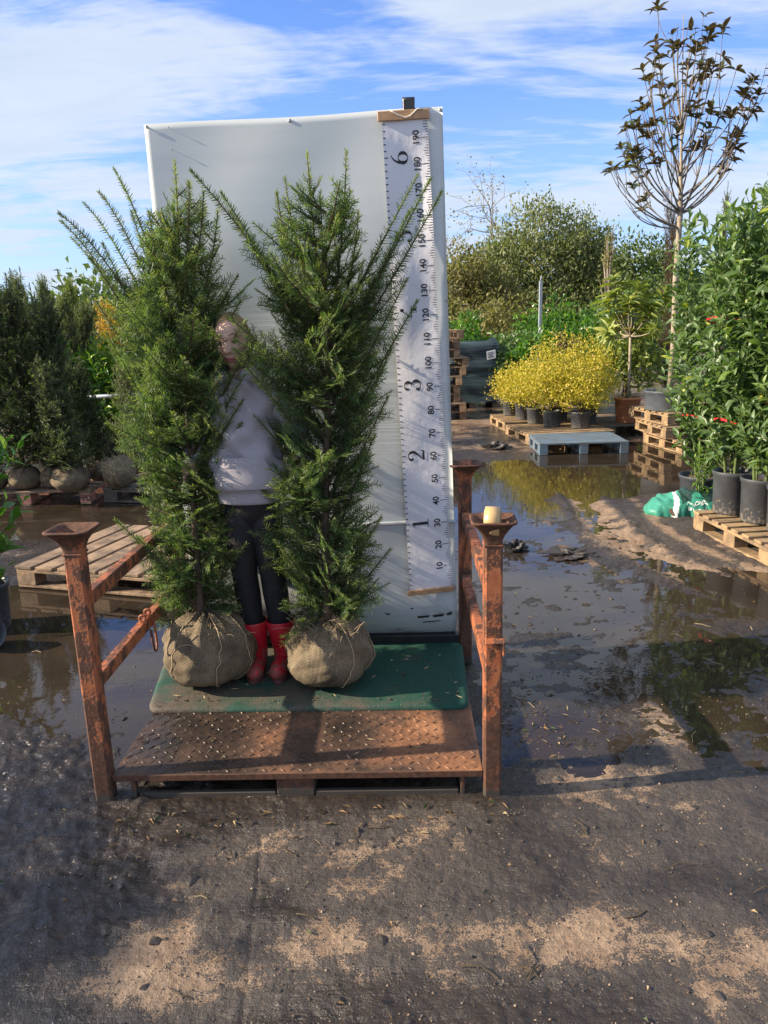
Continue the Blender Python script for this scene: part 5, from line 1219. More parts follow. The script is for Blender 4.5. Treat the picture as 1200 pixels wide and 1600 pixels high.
# ------------------------------------------------------------------ pallets
PM = {}
def pallet(label, c, rot, L=1.2, W=1.0, nb=7, mat='pallet_wood', bw=.095, block='', group=None, miss=(), tilt=(0, 0)):
    """deck boards run along local X; c is the middle of its footprint"""
    t = thing('pallet', label, 'pallet', c, math.radians(rot), group); t.rotation_euler = (tilt[0], tilt[1], math.radians(rot))
    def me(kind, size):
        k = (kind, size)
        if k not in PM:
            mb = MB(); mb.box((0, 0, 0), size, None, .003); m = bpy.data.meshes.new(kind); m.from_pydata(mb.v, [], mb.f); PM[k] = m
        return PM[k]
    def put(kind, size, p, mt, jit=0.0):
        key = (kind, size, mt)
        if key not in PM:
            m = me(kind, size).copy(); m.materials.append(M[mt]); PM[key] = m
        o = bpy.data.objects.new(kind, PM[key]); COL.objects.link(o); o.parent = t; o.location = p; o.rotation_euler = (0, random.uniform(-jit, jit) * .4, random.uniform(-jit, jit)); return o
    for i in range(nb):
        if i in miss: continue
        y = -W / 2 + bw / 2 + (W - bw) * i / (nb - 1); put('deck_board', (L, bw, .020), (random.uniform(-.006, .006), y, .132 + random.uniform(-.001, .001)), mat, .006)
    for x in (-L / 2 + .05, 0, L / 2 - .05):
        put('stringer_board', (.098, W, .020), (x, 0, .110), mat); put('bottom_board', (.094, W, .018), (x, 0, .0105), mat)
        for y in (-W / 2 + .07, 0, W / 2 - .07): put('block', (.10, .138, .079), (x, y, .0595), block or mat)
    return t
pallet('weathered empty pallet lying on the wet ground behind the left post of the stillage', (-1.60, 4.95, .006), 73, 1.05, 1.2, 8, 'pallet_wood', .125, miss=())
pa = pallet('pallet with pink end blocks lettered FPD under the row of root balls', (-3.33, 7.46, 0.004), 1.5, 1.2, 1.0, 7, 'pallet_wood', block='pallet_pink')
V_, F_ = text_mesh("FPD", .072, .016); mb = MB(); mb.add([(x * .95, 0, y) for x, y in V_], F_); q = mb.build('stencilled_letters', M['ink'], pa); q.location = (.55, -.5035, .060)
V_, F_ = text_mesh("EPAL", .040, .002); mb = MB(); mb.add([(x, 0, y) for x, y in V_], F_); q = mb.build('stencilled_letters', M['pallet_wood'], pa); q.location = (0.0, -.5035, .060)
pallet('dark slatted pallet under the lone burlap ball at the end of the row', (-1.93, 7.40, 0.004), 78, 1.0, 1.2, 7, 'pallet_dark', .10)
pallet('blue painted pallet standing at the edge of the large puddle', (2.375, 9.30, .0), -1.5, 1.04, .82, 9, 'pallet_blue', .085)
pallet('tan pallet under the front row of golden shrubs beside the blue pallet', (2.36, 10.22, .0), 8, 1.15, 1.0, 7, 'pallet_tan')
pallet('tan pallet at the left rear corner under the golden shrubs', (2.27, 11.45, .0), 4, 1.1, 1.0, 7, 'pallet_tan')
pallet('dark pallet in shade beneath the terracotta pot', (3.52, 10.75, .0), 3, 1.2, 1.0, 7, 'pallet_dark')
for k, (c, r, l) in enumerate((((3.93, 9.22, .0), 8, 'lowest of the three pallets carrying the grey tree tub'), ((3.86, 9.40, .1425), 3, 'middle one of the three pallets carrying the grey tree tub'), ((3.86, 9.60, .285), 10, 'uppermost of the three pallets directly beneath the grey tree tub'))):
    pallet(l, c, r, 1.15, .95, 7, 'pallet_tan', group='pallets under the grey tub')
pallet('tan pallet under the row of black pots at the right edge', (2.83, 5.07, .004), 5.5, .98, .98, 8, 'pallet_tan', .082)
for k in range(10):
    pos = ('lowest', 'second from the bottom', 'third from the bottom', 'fourth from the bottom', 'fifth from the bottom', 'fifth from the top', 'fourth from the top', 'third from the top', 'second from the top', 'topmost')[k]
    pallet(f'pallet {pos} in the tall stack beside the display sheet', (.72 + random.uniform(-.07, .07) + (.10 if k in (0, 6) else 0), 12.9 + random.uniform(-.04, .04), .1425 * k), random.uniform(-3, 3), 1.2, 1.0, 5, 'pallet_wood', .12, group='pallets in the tall stack')

# ------------------------------------------------------------------ right side: potted evergreens, bag, tub, tree
G1 = 'tall laurels in black pots at the right edge'
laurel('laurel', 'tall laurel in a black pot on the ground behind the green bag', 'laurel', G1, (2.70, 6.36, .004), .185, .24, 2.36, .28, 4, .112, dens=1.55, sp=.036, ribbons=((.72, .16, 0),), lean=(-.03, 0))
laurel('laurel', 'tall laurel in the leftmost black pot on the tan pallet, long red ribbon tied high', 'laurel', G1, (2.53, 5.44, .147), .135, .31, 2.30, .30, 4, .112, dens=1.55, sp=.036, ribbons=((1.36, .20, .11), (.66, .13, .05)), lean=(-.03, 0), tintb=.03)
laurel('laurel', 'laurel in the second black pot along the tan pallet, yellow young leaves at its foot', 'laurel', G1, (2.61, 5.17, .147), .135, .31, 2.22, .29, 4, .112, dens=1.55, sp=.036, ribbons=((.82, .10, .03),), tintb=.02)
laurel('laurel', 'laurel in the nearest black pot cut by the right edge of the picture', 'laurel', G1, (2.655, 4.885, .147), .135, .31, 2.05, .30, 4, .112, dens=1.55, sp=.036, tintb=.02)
laurel('laurel', 'rear laurel with its pot hidden behind the nearest black pots', 'laurel', G1, (3.06, 5.26, .147), .13, .30, 2.3, .36, 4, .115, n_obj=120, tintb=.08)
laurel('laurel', 'laurel on the ground behind the row of black pots', 'laurel', G1, (3.35, 6.5, .004), .16, .28, 2.75, .42, 4, .115, n_obj=150, tintb=.04)
laurel('laurel', 'short yellow green laurel seedling sprouting between the bag and the pots', 'laurel', None, (2.50, 5.93, .004), .03, .02, .50, .10, 3, .07, 'laurel_bright', n_obj=60, with_pot=False, tintb=.2, sp=.035)

def compost_bag():
    c = Vector((2.44, 5.98, .0)); t = thing('compost_bag', 'slumped green plastic compost bag with white stripe beside the black pots', 'compost bag', c[:])
    rot = math.radians(-6); cr, sr = math.cos(rot), math.sin(rot)
    def S(u, v, off=0.0):        # u along the bag -1..1, v round it -1..1 (v=-1..0 front, 0..1 back)
        th = (v + .0) * math.pi - math.pi / 2; w = (1 - min(1.0, abs(u)) ** 4) ** .45; hx = .31 * u
        prof = .17 * w * (.86 + .10 * math.sin(u * 3 + 1)) ; dep = .17 * (.35 + .65 * w)
        s_, c_ = math.sin(th), math.cos(th)
        y = -dep * math.copysign(abs(c_) ** .7, c_) if True else 0; z = .0
        a = math.pi * (v * .5 + .5)                       # 0 front foot -> pi back foot
        y = -dep * math.cos(a); z = prof * 1.15 * max(0.0, math.sin(a)) ** .75
        wr = .010 * math.sin(u * 14 + 5 * z + y * 20) + .008 * math.sin(y * 30 - u * 9) + .006 * math.sin(u * 31 + y * 12)
        z = max(.004, z * (1 + .0) + wr * w + .05 * max(0, u + .2) * math.sin(a)); y += wr * .8 - off * math.cos(a); z += off * max(0, math.sin(a))
        hx += .012 * math.sin(a * 3 + u * 4) - .03 * math.sin(a)
        return Vector((c.x + hx * cr - y * sr, c.y + hx * sr + y * cr, z))
    n, m = 84, 44; mb = MB(); V = [S(-1 + 2 * i / (n - 1), -1 + 2 * j / (m - 1)) for j in range(m) for i in range(n)]; F = []; mi = []
    mb.v = [tuple(p) for p in V]
    for j in range(m - 1):
        for i in range(n - 1):
            u = -1 + 2 * (i + .5) / (n - 1); v = -1 + 2 * (j + .5) / (m - 1); mb.f.append((j * n + i, j * n + i + 1, (j + 1) * n + i + 1, (j + 1) * n + i))
            cu = -.42 + .16 * (v + 1) ** 1.3; mb.m.append(1 if abs(u - cu) < .065 else (2 if u > cu + .12 and v > -.48 + .12 * math.sin(u * 9) else 0))
    mb.build('sack', [M['bag'], M['bag_white'], M['bag_dark']], t, True, True)
    for s, u0, v0, sz in (('GROW', .12, -.66, .17), ('MORE', .10, -.84, .16)):
        V_, F_ = text_mesh(s, 1.0, .02); m2 = MB(); m2.add([S(u0 - x * sz, v0 - y * sz * .75, .003) for x, y in V_], [f[::1] for f in F_]) ; m2.build('printed_word', M['bag_white'], t, False, True)
    mb = MB(); p = S(-.48, -.86, .002)                     # torn hole with soil showing
    vs = [S(-.48 + .055 * math.cos(a) * random.uniform(.8, 1.2), -.85 + .09 * math.sin(a) * random.uniform(.8, 1.2), .004) for a in np.linspace(0, 6.28, 14, endpoint=False)]; mb.add(vs, [tuple(range(14))]); mb.build('torn_hole', M['soil'], t, False, True)
compost_bag()

def tub_tree():
    c = (3.54, 9.50, .429); t = thing('magnolia_tree', 'tall standard tree with a bare lower trunk and dark glossy leaves in a grey tub', 'tree', c)
    pot(t, c, .285, .235, 'grey_tub', .014, .92, 'tub'); z0 = c[2] + .20; top = vp(1063, 335, 9.5); tip = vp(1068, 22, 9.5); b = Vector((3.56, 9.5, z0))
    mb = MB(); pts = [b, b.lerp(top, .3) + Vector((.012, 0, 0)), b.lerp(top, .65) + Vector((-.010, 0, 0)), top, top.lerp(tip, .35), top.lerp(tip, .7), tip]; mb.tube(pts, [.040, .037, .034, .030, .013, .007, .003], 10); mb.build('trunk', M['pale_bark'], t, True, True)
    g = Pile(); 
    for i in range(70):
        a = rng.uniform(0, 6.28); q = rng.uniform(0, 1); e = b + Vector((.24 * math.cos(a) * q ** .5, .24 * math.sin(a) * q ** .5, -.02)); g.wood(curve(np.array(e), (rng.normal(0, .4), rng.normal(0, .4), 1), (rng.normal(0, .8), rng.normal(0, .8), .4), .12, 4, .05), .003, .001, 3)
    g.build('weeds', [M['green_litter'], M['green_stem']], t, 'stuff')
    ends = [(955, 270, .0), (985, 325, -.2), (972, 232, .3), (985, 180, -.4), (1000, 160, .3), (1005, 110, .1), (1030, 90, -.3), (1025, 65, .2), (1050, 55, .2), (1090, 60, -.2), (1105, 50, .3), (1120, 80, .1), (1130, 90, -.4), (1115, 105, .4), (1150, 110, .1), (1172, 130, -.1), (1185, 150, .2), (1160, 175, -.4), (1145, 215, .2), (1140, 250, -.2), (1130, 265, .3), (1090, 170, -.5), (1045, 140, -.5), (1010, 200, .5), (1020, 245, .4), (990, 250, -.3), (1060, 190, .6), (1110, 200, -.5), (1005, 300, .2), (1080, 48, .1), (1058, 75, -.1), (962, 262, -.2), (978, 205, .1), (1165, 190, .2), (1150, 235, .1), (1178, 165, -.2), (1075, 110, .5), (1095, 130, .6), (1035, 190, -.5), (1015, 130, -.6), (1100, 235, .4)]
    P, D, N, L, T = [], [], [], [], []; w = Pile(); tp, tt = np.array(top), np.array(tip)
    for k, (px, py, dy) in enumerate(ends):
        e = np.array(vp(px, py, 9.5 + dy)); f = np.clip((e[2] - tp[2]) / (tt[2] - tp[2]), 0, 1); s = tp + (tt - tp) * max(0, f - .30 - .35 * np.hypot(e[0] - tp[0], dy) * .5) * rng.uniform(.5, 1) - np.array([0, 0, .15 * (f < .25)])
        m = s * .45 + e * .55; m[2] -= .20 * np.hypot(e[0] - s[0], dy); m[:2] += (e[:2] - s[:2]) * .22; q = np.linspace(0, 1, 9)[:, None]; pts = (1 - q) ** 2 * s + 2 * q * (1 - q) * m + q * q * e; w.wood(pts, .011, .004, 5)
        tw = [pts]
        for j in range(rng.integers(2, 5)):
            p, d = at_curve(pts, np.array([rng.uniform(.35, .92)])); a = rng.normal(0, .6, 3); a[2] = abs(a[2]) * .3 + .6; x = curve(p[0], d[0] + a * .6, d[0] * .5 + np.array([0, 0, .8]), rng.uniform(.2, .55), 6, .02); w.wood(x, .005, .0025, 4); tw.append(x)
        for x in tw:
            if rng.random() < (.05 if x is pts else .22): continue
            for tpos in ([1.0, .9] if rng.random() < .6 else [1.0]):
                p, d = at_curve(x, np.array([tpos])); n = rng.integers(3, 6); ph = np.arange(n) * 2.4 + rng.uniform(0, 6); r = norm(np.cross(d[0], [.3, .2, .9])[None])[0]; bb = np.cross(d[0], r)
                dd = d[0][None] * rng.uniform(.3, 1.0, (n, 1)) + rng.normal(0, .3, (n, 3)) + (r[None] * np.cos(ph)[:, None] + bb[None] * np.sin(ph)[:, None]) + [0, 0, -.1]; P.append(np.repeat(p, n, 0)); D.append(dd); N.append(np.repeat(d, n, 0) + [0, 0, .5] + rng.normal(0, .3, (n, 3))); L.append(rng.uniform(.085, .155, n)); T.append(np.clip(rng.normal(.4, .2, n) + (rng.random(n) < .04) * .5, 0, 1))
    w.build('limbs', [M['grey_twig'], M['grey_twig']], t, 'stuff')
    put_leaves(t, np.concatenate(P), np.concatenate(D), np.concatenate(N), np.concatenate(L), .40, np.concatenate(T), 'magnolia', n_obj=300)
    mb = MB(); p = vp(1040, 295, 9.4); mb.add([p, p + Vector((.05, .0, .02)), p + Vector((.045, 0, -.13)), p + Vector((-.03, .01, -.15))], [(0, 1, 2, 3)]); mb.add([p + Vector((0, .002, 0)), p + Vector((.05, .002, .02)), p + Vector((.045, .002, -.13))], [(2, 1, 0)]); mb.build('tag', M['label_paper'], t, False, True)
tub_tree()

def terracotta_tree():
    c = (3.37, 10.52, .143); t = thing('potted_tree', 'small standard tree with long yellow green leaves in a terracotta pot', 'tree', c); pot(t, c, .175, .345, 'terracotta', .02, .80)
    g = Pile()
    for i in range(60):
        a = rng.uniform(0, 6.28); q = rng.uniform(0, 1); e = np.array([c[0] + .16 * math.cos(a) * q, c[1] + .16 * math.sin(a) * q, c[2] + .32]); g.wood(curve(e, (rng.normal(0, .4), rng.normal(0, .4), 1), (rng.normal(0, .8), rng.normal(0, .8), .4), .09, 4, .05), .003, .001, 3)
    g.build('weeds', [M['green_litter'], M['green_stem']], t, 'stuff')
    b = np.array([c[0], c[1], c[2] + .3]); k = np.array(vp(985, 525, c[1])); mb = MB(); mb.tube([tuple(b), tuple(b * .5 + k * .5 + [.006, 0, 0]), tuple(k)], [.021, .018, .017], 8); mb.build('trunk', M['pale_bark'], t, True, True)
    w = Pile(); P, D, N, L = [], [], [], []
    for i in range(26):
        px, py = rng.uniform(938, 1042), rng.uniform(438, 520); e = np.array(vp(px, py, c[1] + rng.normal(0, .25))); pts = curve(k, e - k + [0, 0, -.15], e - k + [0, 0, .25], np.linalg.norm(e - k), 6, .04); w.wood(pts, .010, .004, 5); p, d = at_curve(pts, np.array([.75, .9, 1.0]))
        for q in range(3):
            n = 6; ph = np.arange(n) * 2.4 + rng.uniform(0, 6); r = norm(np.cross(d[q], [.3, .2, .9])[None])[0]; bb = np.cross(d[q], r); P.append(np.repeat(p[q:q + 1], n, 0)); D.append(d[q][None] * .5 + r[None] * np.cos(ph)[:, None] + bb[None] * np.sin(ph)[:, None]); N.append(np.repeat(d[q:q + 1], n, 0) + [0, 0, .4] + rng.normal(0, .2, (n, 3))); L.append(rng.uniform(.13, .21, n))
    w.build('limbs', [M['pale_bark'], M['pale_bark']], t, 'stuff'); P = np.concatenate(P); put_leaves(t, P, np.concatenate(D), np.concatenate(N), np.concatenate(L), .30, np.clip(rng.normal(.5, .2, len(P)), 0, 1), 'loquat', n_obj=300)
terracotta_tree()

# golden shrubs in black pots
GS = 'golden shrubs in black pots on the pallets'
def golden(label, c, R, H):
    t = thing('golden_shrub', label, 'shrub', c, 0, GS); pot(t, c, .13, .22, 'pot', .01, .85); x, y, z = c
    lob = [(x, y, z + .20 + H * .52, R * 1.1, R * 1.1, H * .60), (x + R * .35, y - R * .3, z + .16 + H * .30, R * .85, R * .85, H * .42), (x - R * .4, y - R * .2, z + .16 + H * .32, R * .8, R * .8, H * .44)]
    P, O = crown_points(lob, 3300, 13, .062, .3); pl = Pile(); P[:, 2] = np.maximum(P[:, 2], z + .08)
    pl.leaves('fold', P, O * .6 + rng.normal(0, .6, P.shape) + [0, 0, .3], O + rng.normal(0, .6, P.shape), rng.uniform(.024, .044, len(P)), .021, np.clip(.45 + rng.normal(0, .22, len(P)), 0, 1))
    for i in range(26):
        e = P[rng.integers(len(P))]; s = np.array([x, y, z + .2]); pl.wood(curve(s, e - s + [0, 0, .15], e - s, np.linalg.norm(e - s) * 1.05, 5, .03), .004, .002, 3)
    pl.build('foliage', [M['golden'], M['twig']], t, 'stuff')
for l, c, R, H in (('golden shrub at the far left, its pot on the rear corner of the pallet', (1.98, 11.72, .143), .27, .48), ('golden shrub second from the left, its lowest sprigs over the pallet edge', (2.08, 11.20, .143), .26, .56),
                   ('golden shrub left of the front black pot, brightest yellow of the group', (2.16, 10.72, .143), .28, .78), ('golden shrub in the foremost black pot near the blue pallet', (2.30, 10.33, .143), .28, .72),
                   ('golden shrub drooping over the front edge of the pallet with coppery tips', (2.62, 10.10, .143), .26, .60), ('tallest golden shrub at the right front of the group', (2.82, 10.50, .143), .32, .92),
                   ('golden shrub at the right rear near the terracotta pot', (2.98, 11.05, .143), .32, .88), ('golden shrub in the middle rear of the group', (2.52, 10.9, .143), .32, .98)):
    golden(l, c, R, H)
broad_tree('purple_shrub', 'thin purple leaved shrub poking above the golden shrubs', 'shrub', None, (2.86, 11.9, 0), [(2.86, 11.9, 1.0, .16, .16, .45), (2.72, 11.9, 1.15, .06, .06, .25)], 420, .05, 'purple_leaf', .05, .012, n_limb=5)

# wrapped load, steel post, rag
def wrapped_load():
    c = Vector((1.66, 14.5, 0)); t = thing('wrapped_load', 'pallet load wrapped in shiny black plastic film with a white paper label', 'wrapped pallet load', c[:])
    n, m = 72, 48; V = []
    for j in range(m):
        z = .12 + 1.06 * j / (m - 1)
        for i in range(n):
            a = 2 * math.pi * i / n; ca, sa = math.cos(a), math.sin(a); e = (abs(ca) ** 9 + abs(sa) ** 9) ** (-1 / 9)
            b = 1 + .018 * math.sin(z * 19) - .03 * math.exp(-((z - .66) / .03) ** 2) - .05 * max(0, z - 1.12) * 8 + .012 * math.sin(a * 9 + z * 14)
            V.append((c.x + .50 * ca * e * b, c.y + .52 * sa * e * b, z + .012 * math.sin(a * 5)))
    mb = MB(); mb.add(V, [(j * n + i, j * n + (i + 1) % n, (j + 1) * n + (i + 1) % n, (j + 1) * n + i) for j in range(m - 1) for i in range(n)] + [tuple((m - 1) * n + i for i in range(n))]); mb.build('film_wrapping', M['wrap'], t, True, True)
    mb = MB(); p = Vector((c.x + .33, c.y - .40, 1.15)); mb.add([p + Vector(q) for q in ((-.16, 0, .0), (.10, -.05, .02), (.17, .0, -.03), (.02, .1, .05), (.06, .0, .12), (-.03, .03, .05))], [(0, 1, 4), (1, 2, 4), (2, 3, 4), (3, 5, 4), (5, 0, 4)]); mb.build('loose_flap', M['wrap'], t, True, True)
    a, b = vp(760, 549, 13.955), vp(774, 546, 13.955); mb = MB(); u = (b - a); w = Vector((.01, 0, -.15)); mb.add([a, b, b + w, a + w] , [(3, 2, 1, 0)]); mb.build('paper_label', M['label_paper'], t, False, True)
    mb = MB()
    for k in range(4):
        s = a + w * (.2 + .18 * k) + u * .12 + Vector((0, -.002, 0)); e = s + u * random.uniform(.45, .75); mb.add([s, e, e + Vector((0, 0, -.012)), s + Vector((0, 0, -.012))], [(3, 2, 1, 0)])
    mb.build('printed_lines', M['ink'], t, False, True)
    for x in (-.42, 0, .42):
        mb = MB(); mb.box((c.x + x, c.y, .055), (.1, 1.0, .11), None, .004); mb.build('pallet_runner', M['pallet_dark'], t, False, True)
wrapped_load()
p = vp(843, 545, 14.0); t = thing('steel_post', 'slender galvanised steel post standing up behind the golden shrubs', 'post', (p.x, 14, 0)); mb = MB(); mb.box((p.x, 14, 1.1), (.055, .055, 2.2), None, .006); mb.build('shaft', M['galvanised'], t, False, True); mb = MB(); mb.tube([(p.x, 14, 2.2), (p.x + .012, 14, 2.30)], [.022, .004], 8); mb.build('spike', M['galvanised'], t, True, True)
def rag(label, px, py, r, name='crumpled_rag', cat='rag', mat='dark_rag', h=.5):
    c = gp(px, py); n, m = 30, 16; V = []
    for j in range(m):
        for i in range(n):
            a = 2 * math.pi * i / n; ph = math.pi * j / (m - 1) * .55; k = 1 + .35 * math.sin(a * 3 + 5 * ph) + .2 * math.sin(a * 7 - 9 * ph) + .12 * math.sin(a * 11 + 3); V.append((c.x + r * k * math.sin(ph) * math.cos(a) * 1.3, c.y + r * k * math.sin(ph) * math.sin(a), max(.002, r * h * k * max(0.0, math.cos(ph)) ** .8 + .004)))
    mb = MB(); mb.add(V, [(j * n + i, j * n + (i + 1) % n, (j + 1) * n + (i + 1) % n, (j + 1) * n + i) for j in range(m - 1) for i in range(n)]); tag(mb.build(name, M[mat], None, False), label, cat)
rag('crumpled black plastic scrap on the wet ground right of the tape roll', 805, 860, .055, h=.9)
rag('dark lump of mud and leaves in the shallow water near the blue pallet', 775, 702, .12, 'mud_lump', 'mud lump', 'mud_clod', .5)
rag('low drift of sodden black leaves lying right of the plastic scrap', 890, 868, .10, 'leaf_drift', 'leaf pile', 'mud_clod', .25)

# far right and behind
conifer('brown_conifer', 'dead brown columnar conifer behind the bare tree trunk', 'conifer', None, (4.42, 12.0, 0), 2.95, lambda f: .30 * (1 - f * .5), 120, 'conifer_brown', .035, .008, .12, .045, .014, ang=(35, 18), z0=.04)
conifer('spruce', 'tip of a dark blue green spruce above the laurels at the right edge', 'conifer', None, (3.95, 8.0, 0), 3.05, lambda f: .55 * (1 - f) + .06, 70, 'yew_dark', .05, .009, .16, .05, .014, ang=(75, 50), z0=.35)
conifer('conifer', 'feathery green conifer tips between the tall laurels on the right', 'conifer', None, (3.05, 7.1, 0), 2.55, lambda f: .25 * (1 - f) + .04, 60, 'conifer_grey', .035, .006, .12, .05, .012, ang=(40, 22), z0=.45)
B = broad_tree
B('laurel_bush', 'bright green laurel bush right behind the black wrapped load', 'bush', None, (1.75, 16, 0), [(1.7, 16, .9, .75, .6, .75), (2.2, 16, .75, .5, .5, .6)], 2600, .12, 'laurel_bright', .10, .04)
B('laurel_bush', 'olive green bush between the wrapped load and the steel post', 'bush', None, (2.5, 14.6, 0), [(2.5, 14.6, .75, .38, .45, .70), (2.3, 14.2, .55, .35, .3, .5)], 2000, .09, 'laurel', .07, .03, tintb=.1)
B('laurel_bush', 'tall green laurel bush right of the steel post', 'bush', None, (3.5, 15.2, 0), [(3.3, 15.2, 1.1, .75, .6, .85), (3.9, 15.4, 1.0, .6, .5, .75)], 3800, .11, 'laurel_bright', .10, .05, tintb=-.05)
B('laurel_bush', 'low glossy laurel bush just above the middle of the golden shrubs', 'bush', None, (2.95, 12.9, 0), [(2.75, 12.9, .85, .6, .4, .55), (3.3, 12.9, .9, .5, .4, .55)], 2600, .10, 'laurel_bright', .08, .03)
B('laurel_bush', 'yellow green bush standing behind the terracotta pot', 'bush', None, (3.72, 11.75, 0), [(3.62, 11.75, .85, .42, .38, .72), (3.85, 11.8, .7, .4, .38, .65)], 2800, .085, 'loquat', .07, .03)
B('laurel_bush', 'dull green bush left of the dead brown conifer', 'bush', None, (4.1, 13.2, 0), [(4.0, 13.2, 1.1, .6, .5, .95), (4.7, 13.6, .9, .6, .5, .85)], 2800, .10, 'laurel', .09, .04)
B('willow_tree', 'broad rounded olive green willow, largest of the trees beyond the yard', 'willow', None, (5.8, 28, 0), [(5.7, 28, 3.2, 2.1, 1.6, 2.35), (4.4, 28, 2.5, 1.5, 1.3, 1.9), (7.3, 28, 2.6, 1.5, 1.3, 2.0), (5.9, 27.2, 1.7, 2.6, 1.0, 1.5)], 24000, .16, 'willow', .20, .16, ratio=.42, twigs=60, n_clump=20, up=.6)
B('willow_tree', 'upright loose willow leaning out beside the big olive one, sky showing between its shoots', 'willow', None, (7.6, 29, 0), [(7.6, 29, 3.6, .8, .8, 1.7), (8.1, 29, 2.8, .9, .8, 1.5)], 2600, .15, 'willow', .16, .10, ratio=.4, twigs=80, n_clump=14, up=.9)
B('birch_tree', 'green leafy tree at the right of the far willows', 'tree', None, (8.6, 26, 0), [(8.6, 26, 2.9, 1.1, .9, 1.2), (9.3, 26, 2.1, 1.1, .9, 1.3)], 4200, .15, 'far_green', .17, .10, n_clump=18)
B('thorn_tree', 'brownish half bare thorn tree right of the display sheet', 'tree', None, (2.6, 24, 0), [(2.5, 24, 2.5, .85, .8, 1.3), (3.3, 24.5, 2.0, 1.1, .8, 1.3)], 5500, .13, 'autumn', .17, .10, twigs=50, n_limb=16, n_clump=16)
B('thorn_bush', 'yellowing hedge bush low in front of the far willow', 'bush', None, (3.6, 21.5, 0), [(3.2, 21.5, 1.2, 1.2, .8, 1.0), (4.6, 21.5, 1.0, 1.1, .8, .9)], 4600, .12, 'autumn', .16, .07, tintb=.15, n_clump=18)
B('hedge_bush', 'dark green hedge bush behind the tall laurels at the far right', 'bush', None, (7.6, 19.5, 0), [(7.2, 19.5, 1.3, 1.5, .9, 1.2), (9.0, 19.5, 1.5, 1.4, .9, 1.4), (5.6, 20, 1.1, 1.2, .8, 1.0)], 6000, .13, 'far_green', .17, .08, n_clump=18)
B('pale_sapling', 'thin pale dead sapling in front of the right hand willows', 'sapling', None, (5.78, 20, 0), [(5.78, 20, 2.6, .10, .10, 1.15)], 420, .07, 'autumn', .07, .06, tintb=.35, wood='pale_bark', n_limb=30, n_clump=10)
def bare_tree():
    b = np.array([4.75, 34, 0.]); t = thing('bare_tree', 'leafless domed tree with a fan of fine twigs beyond the willow', 'tree', tuple(b)); w = Pile(); tips = []
    def grow(p, d, L, r, k):
        pts = curve(p, d, d + rng.normal(0, .25, 3) + [0, 0, .18], L, 5, .05); w.wood(pts, r, r * .6, 6 if k < 2 else 3); tips.append(pts[-1])
        if k >= 6: return
        for j in range(3 if k < 4 else 2):
            e = norm(((pts[-1] - pts[-2]) / np.linalg.norm(pts[-1] - pts[-2]) + rng.normal(0, .52, 3))[None])[0]; grow(pts[-1] if j else pts[-2], e, L * rng.uniform(.62, .86), r * .58, k + 1)
    grow(b, np.array([0, 0, 1.]), 2.25, .16, 0); w.build('limbs', [M['grey_twig'], M['grey_twig']], t, 'stuff'); P = np.array(tips); P = P[P[:, 2] > 3]; P = np.repeat(P, 2, 0) + rng.normal(0, .12, (len(P) * 2, 3)); pl = Pile(); pl.leaves('fold', P, rng.normal(0, 1, P.shape), rng.normal(0, 1, P.shape), .11, .06, rng.uniform(.3, 1, len(P))); pl.build('sparse_leaves', [M['autumn']], t, 'stuff')
bare_tree()
def far_wood():
    lob = [(x, 46 + 5 * math.sin(x), 1.6, 3.2, 2, 2.0 + 1.1 * math.sin(x * 1.7) ** 2) for x in np.arange(-46, 62, 2.3)]; P, O = crown_points(lob, 46000, 20, .38, .4); P[:, 2] = np.abs(P[:, 2]); pl = Pile(); pl.leaves('fold', P, O + rng.normal(0, .7, P.shape), O + rng.normal(0, .6, P.shape), .46, .30, np.clip(.4 + rng.normal(0, .22, len(P)), 0, 1)); tag(pl.build('far_wood', [M['far_green']]), kind='stuff')
far_wood()

# ------------------------------------------------------------------ left side
RB = 'root-balled conifers on the left pallets'
cf = lambda l, c, H, b, mat='yew_dark', n=190, **k: conifer('conifer', l, 'conifer', RB, c, H, k.pop('prof', lambda f: .36 * (1 - f * .75) + .05), n, mat, .036, .0085, .13, .042, .0085, ball=b, ang=(70, 24), z0=.0, **k)
cf('dense dark conifer at the far left end of the row of root balls', (-3.68, 7.10, .143), 1.58, (.155, .195), n=200, mat='conifer_grey')
cf('dark conifer over the burlap ball left of the faintly lettered pink block', (-3.36, 7.10, .143), 1.64, (.155, .195), lean=(.04, 0))
cf('dark conifer over the middle burlap ball, branches swept to the right', (-3.09, 7.13, .143), 1.48, (.14, .185), lean=(.05, 0), sweep=.14)
cf('swept grey green conifer over the wide burlap ball above the letters FPD', (-2.88, 6.98, .143), 1.02, (.18, .21), mat='conifer_grey', lean=(-.16, 0), sweep=.10, n=200, prof=lambda f: .24 * (1 - f * .8) + .04)
cf('conifer whose burlap ball sits back between the FPD ball and the lone ball', (-2.80, 7.48, .143), .95, (.14, .19), lean=(-.16, 0), sweep=.02, prof=lambda f: .18 * (1 - f * .75) + .05)
t = thing('burlap_root_ball', 'lone tilted burlap root ball resting on the dark slatted pallet', 'root ball', (-2.44, 7.02, .143), 0); burlap_ball(t, (-2.44, 7.02, .143), .155, .25, seed=4, tilt=.35, detail=1)
t = thing('burlap_root_ball', 'brown shaded burlap root ball half hidden behind the left yew', 'root ball', (-2.22, 7.62, .143), 0); burlap_ball(t, (-2.22, 7.62, .143), .20, .34, seed=6, tilt=-.3, detail=0)
conifer('rosemary_bush', 'feathery pale green bush behind the lone burlap ball', 'bush', None, (-2.62, 8.05, .0), 1.12, lambda f: .34 * (1 - f * .6), 90, 'conifer_grey', .034, .005, .12, .045, .010, ang=(55, 25), z0=.10, tint=(.4, .9))
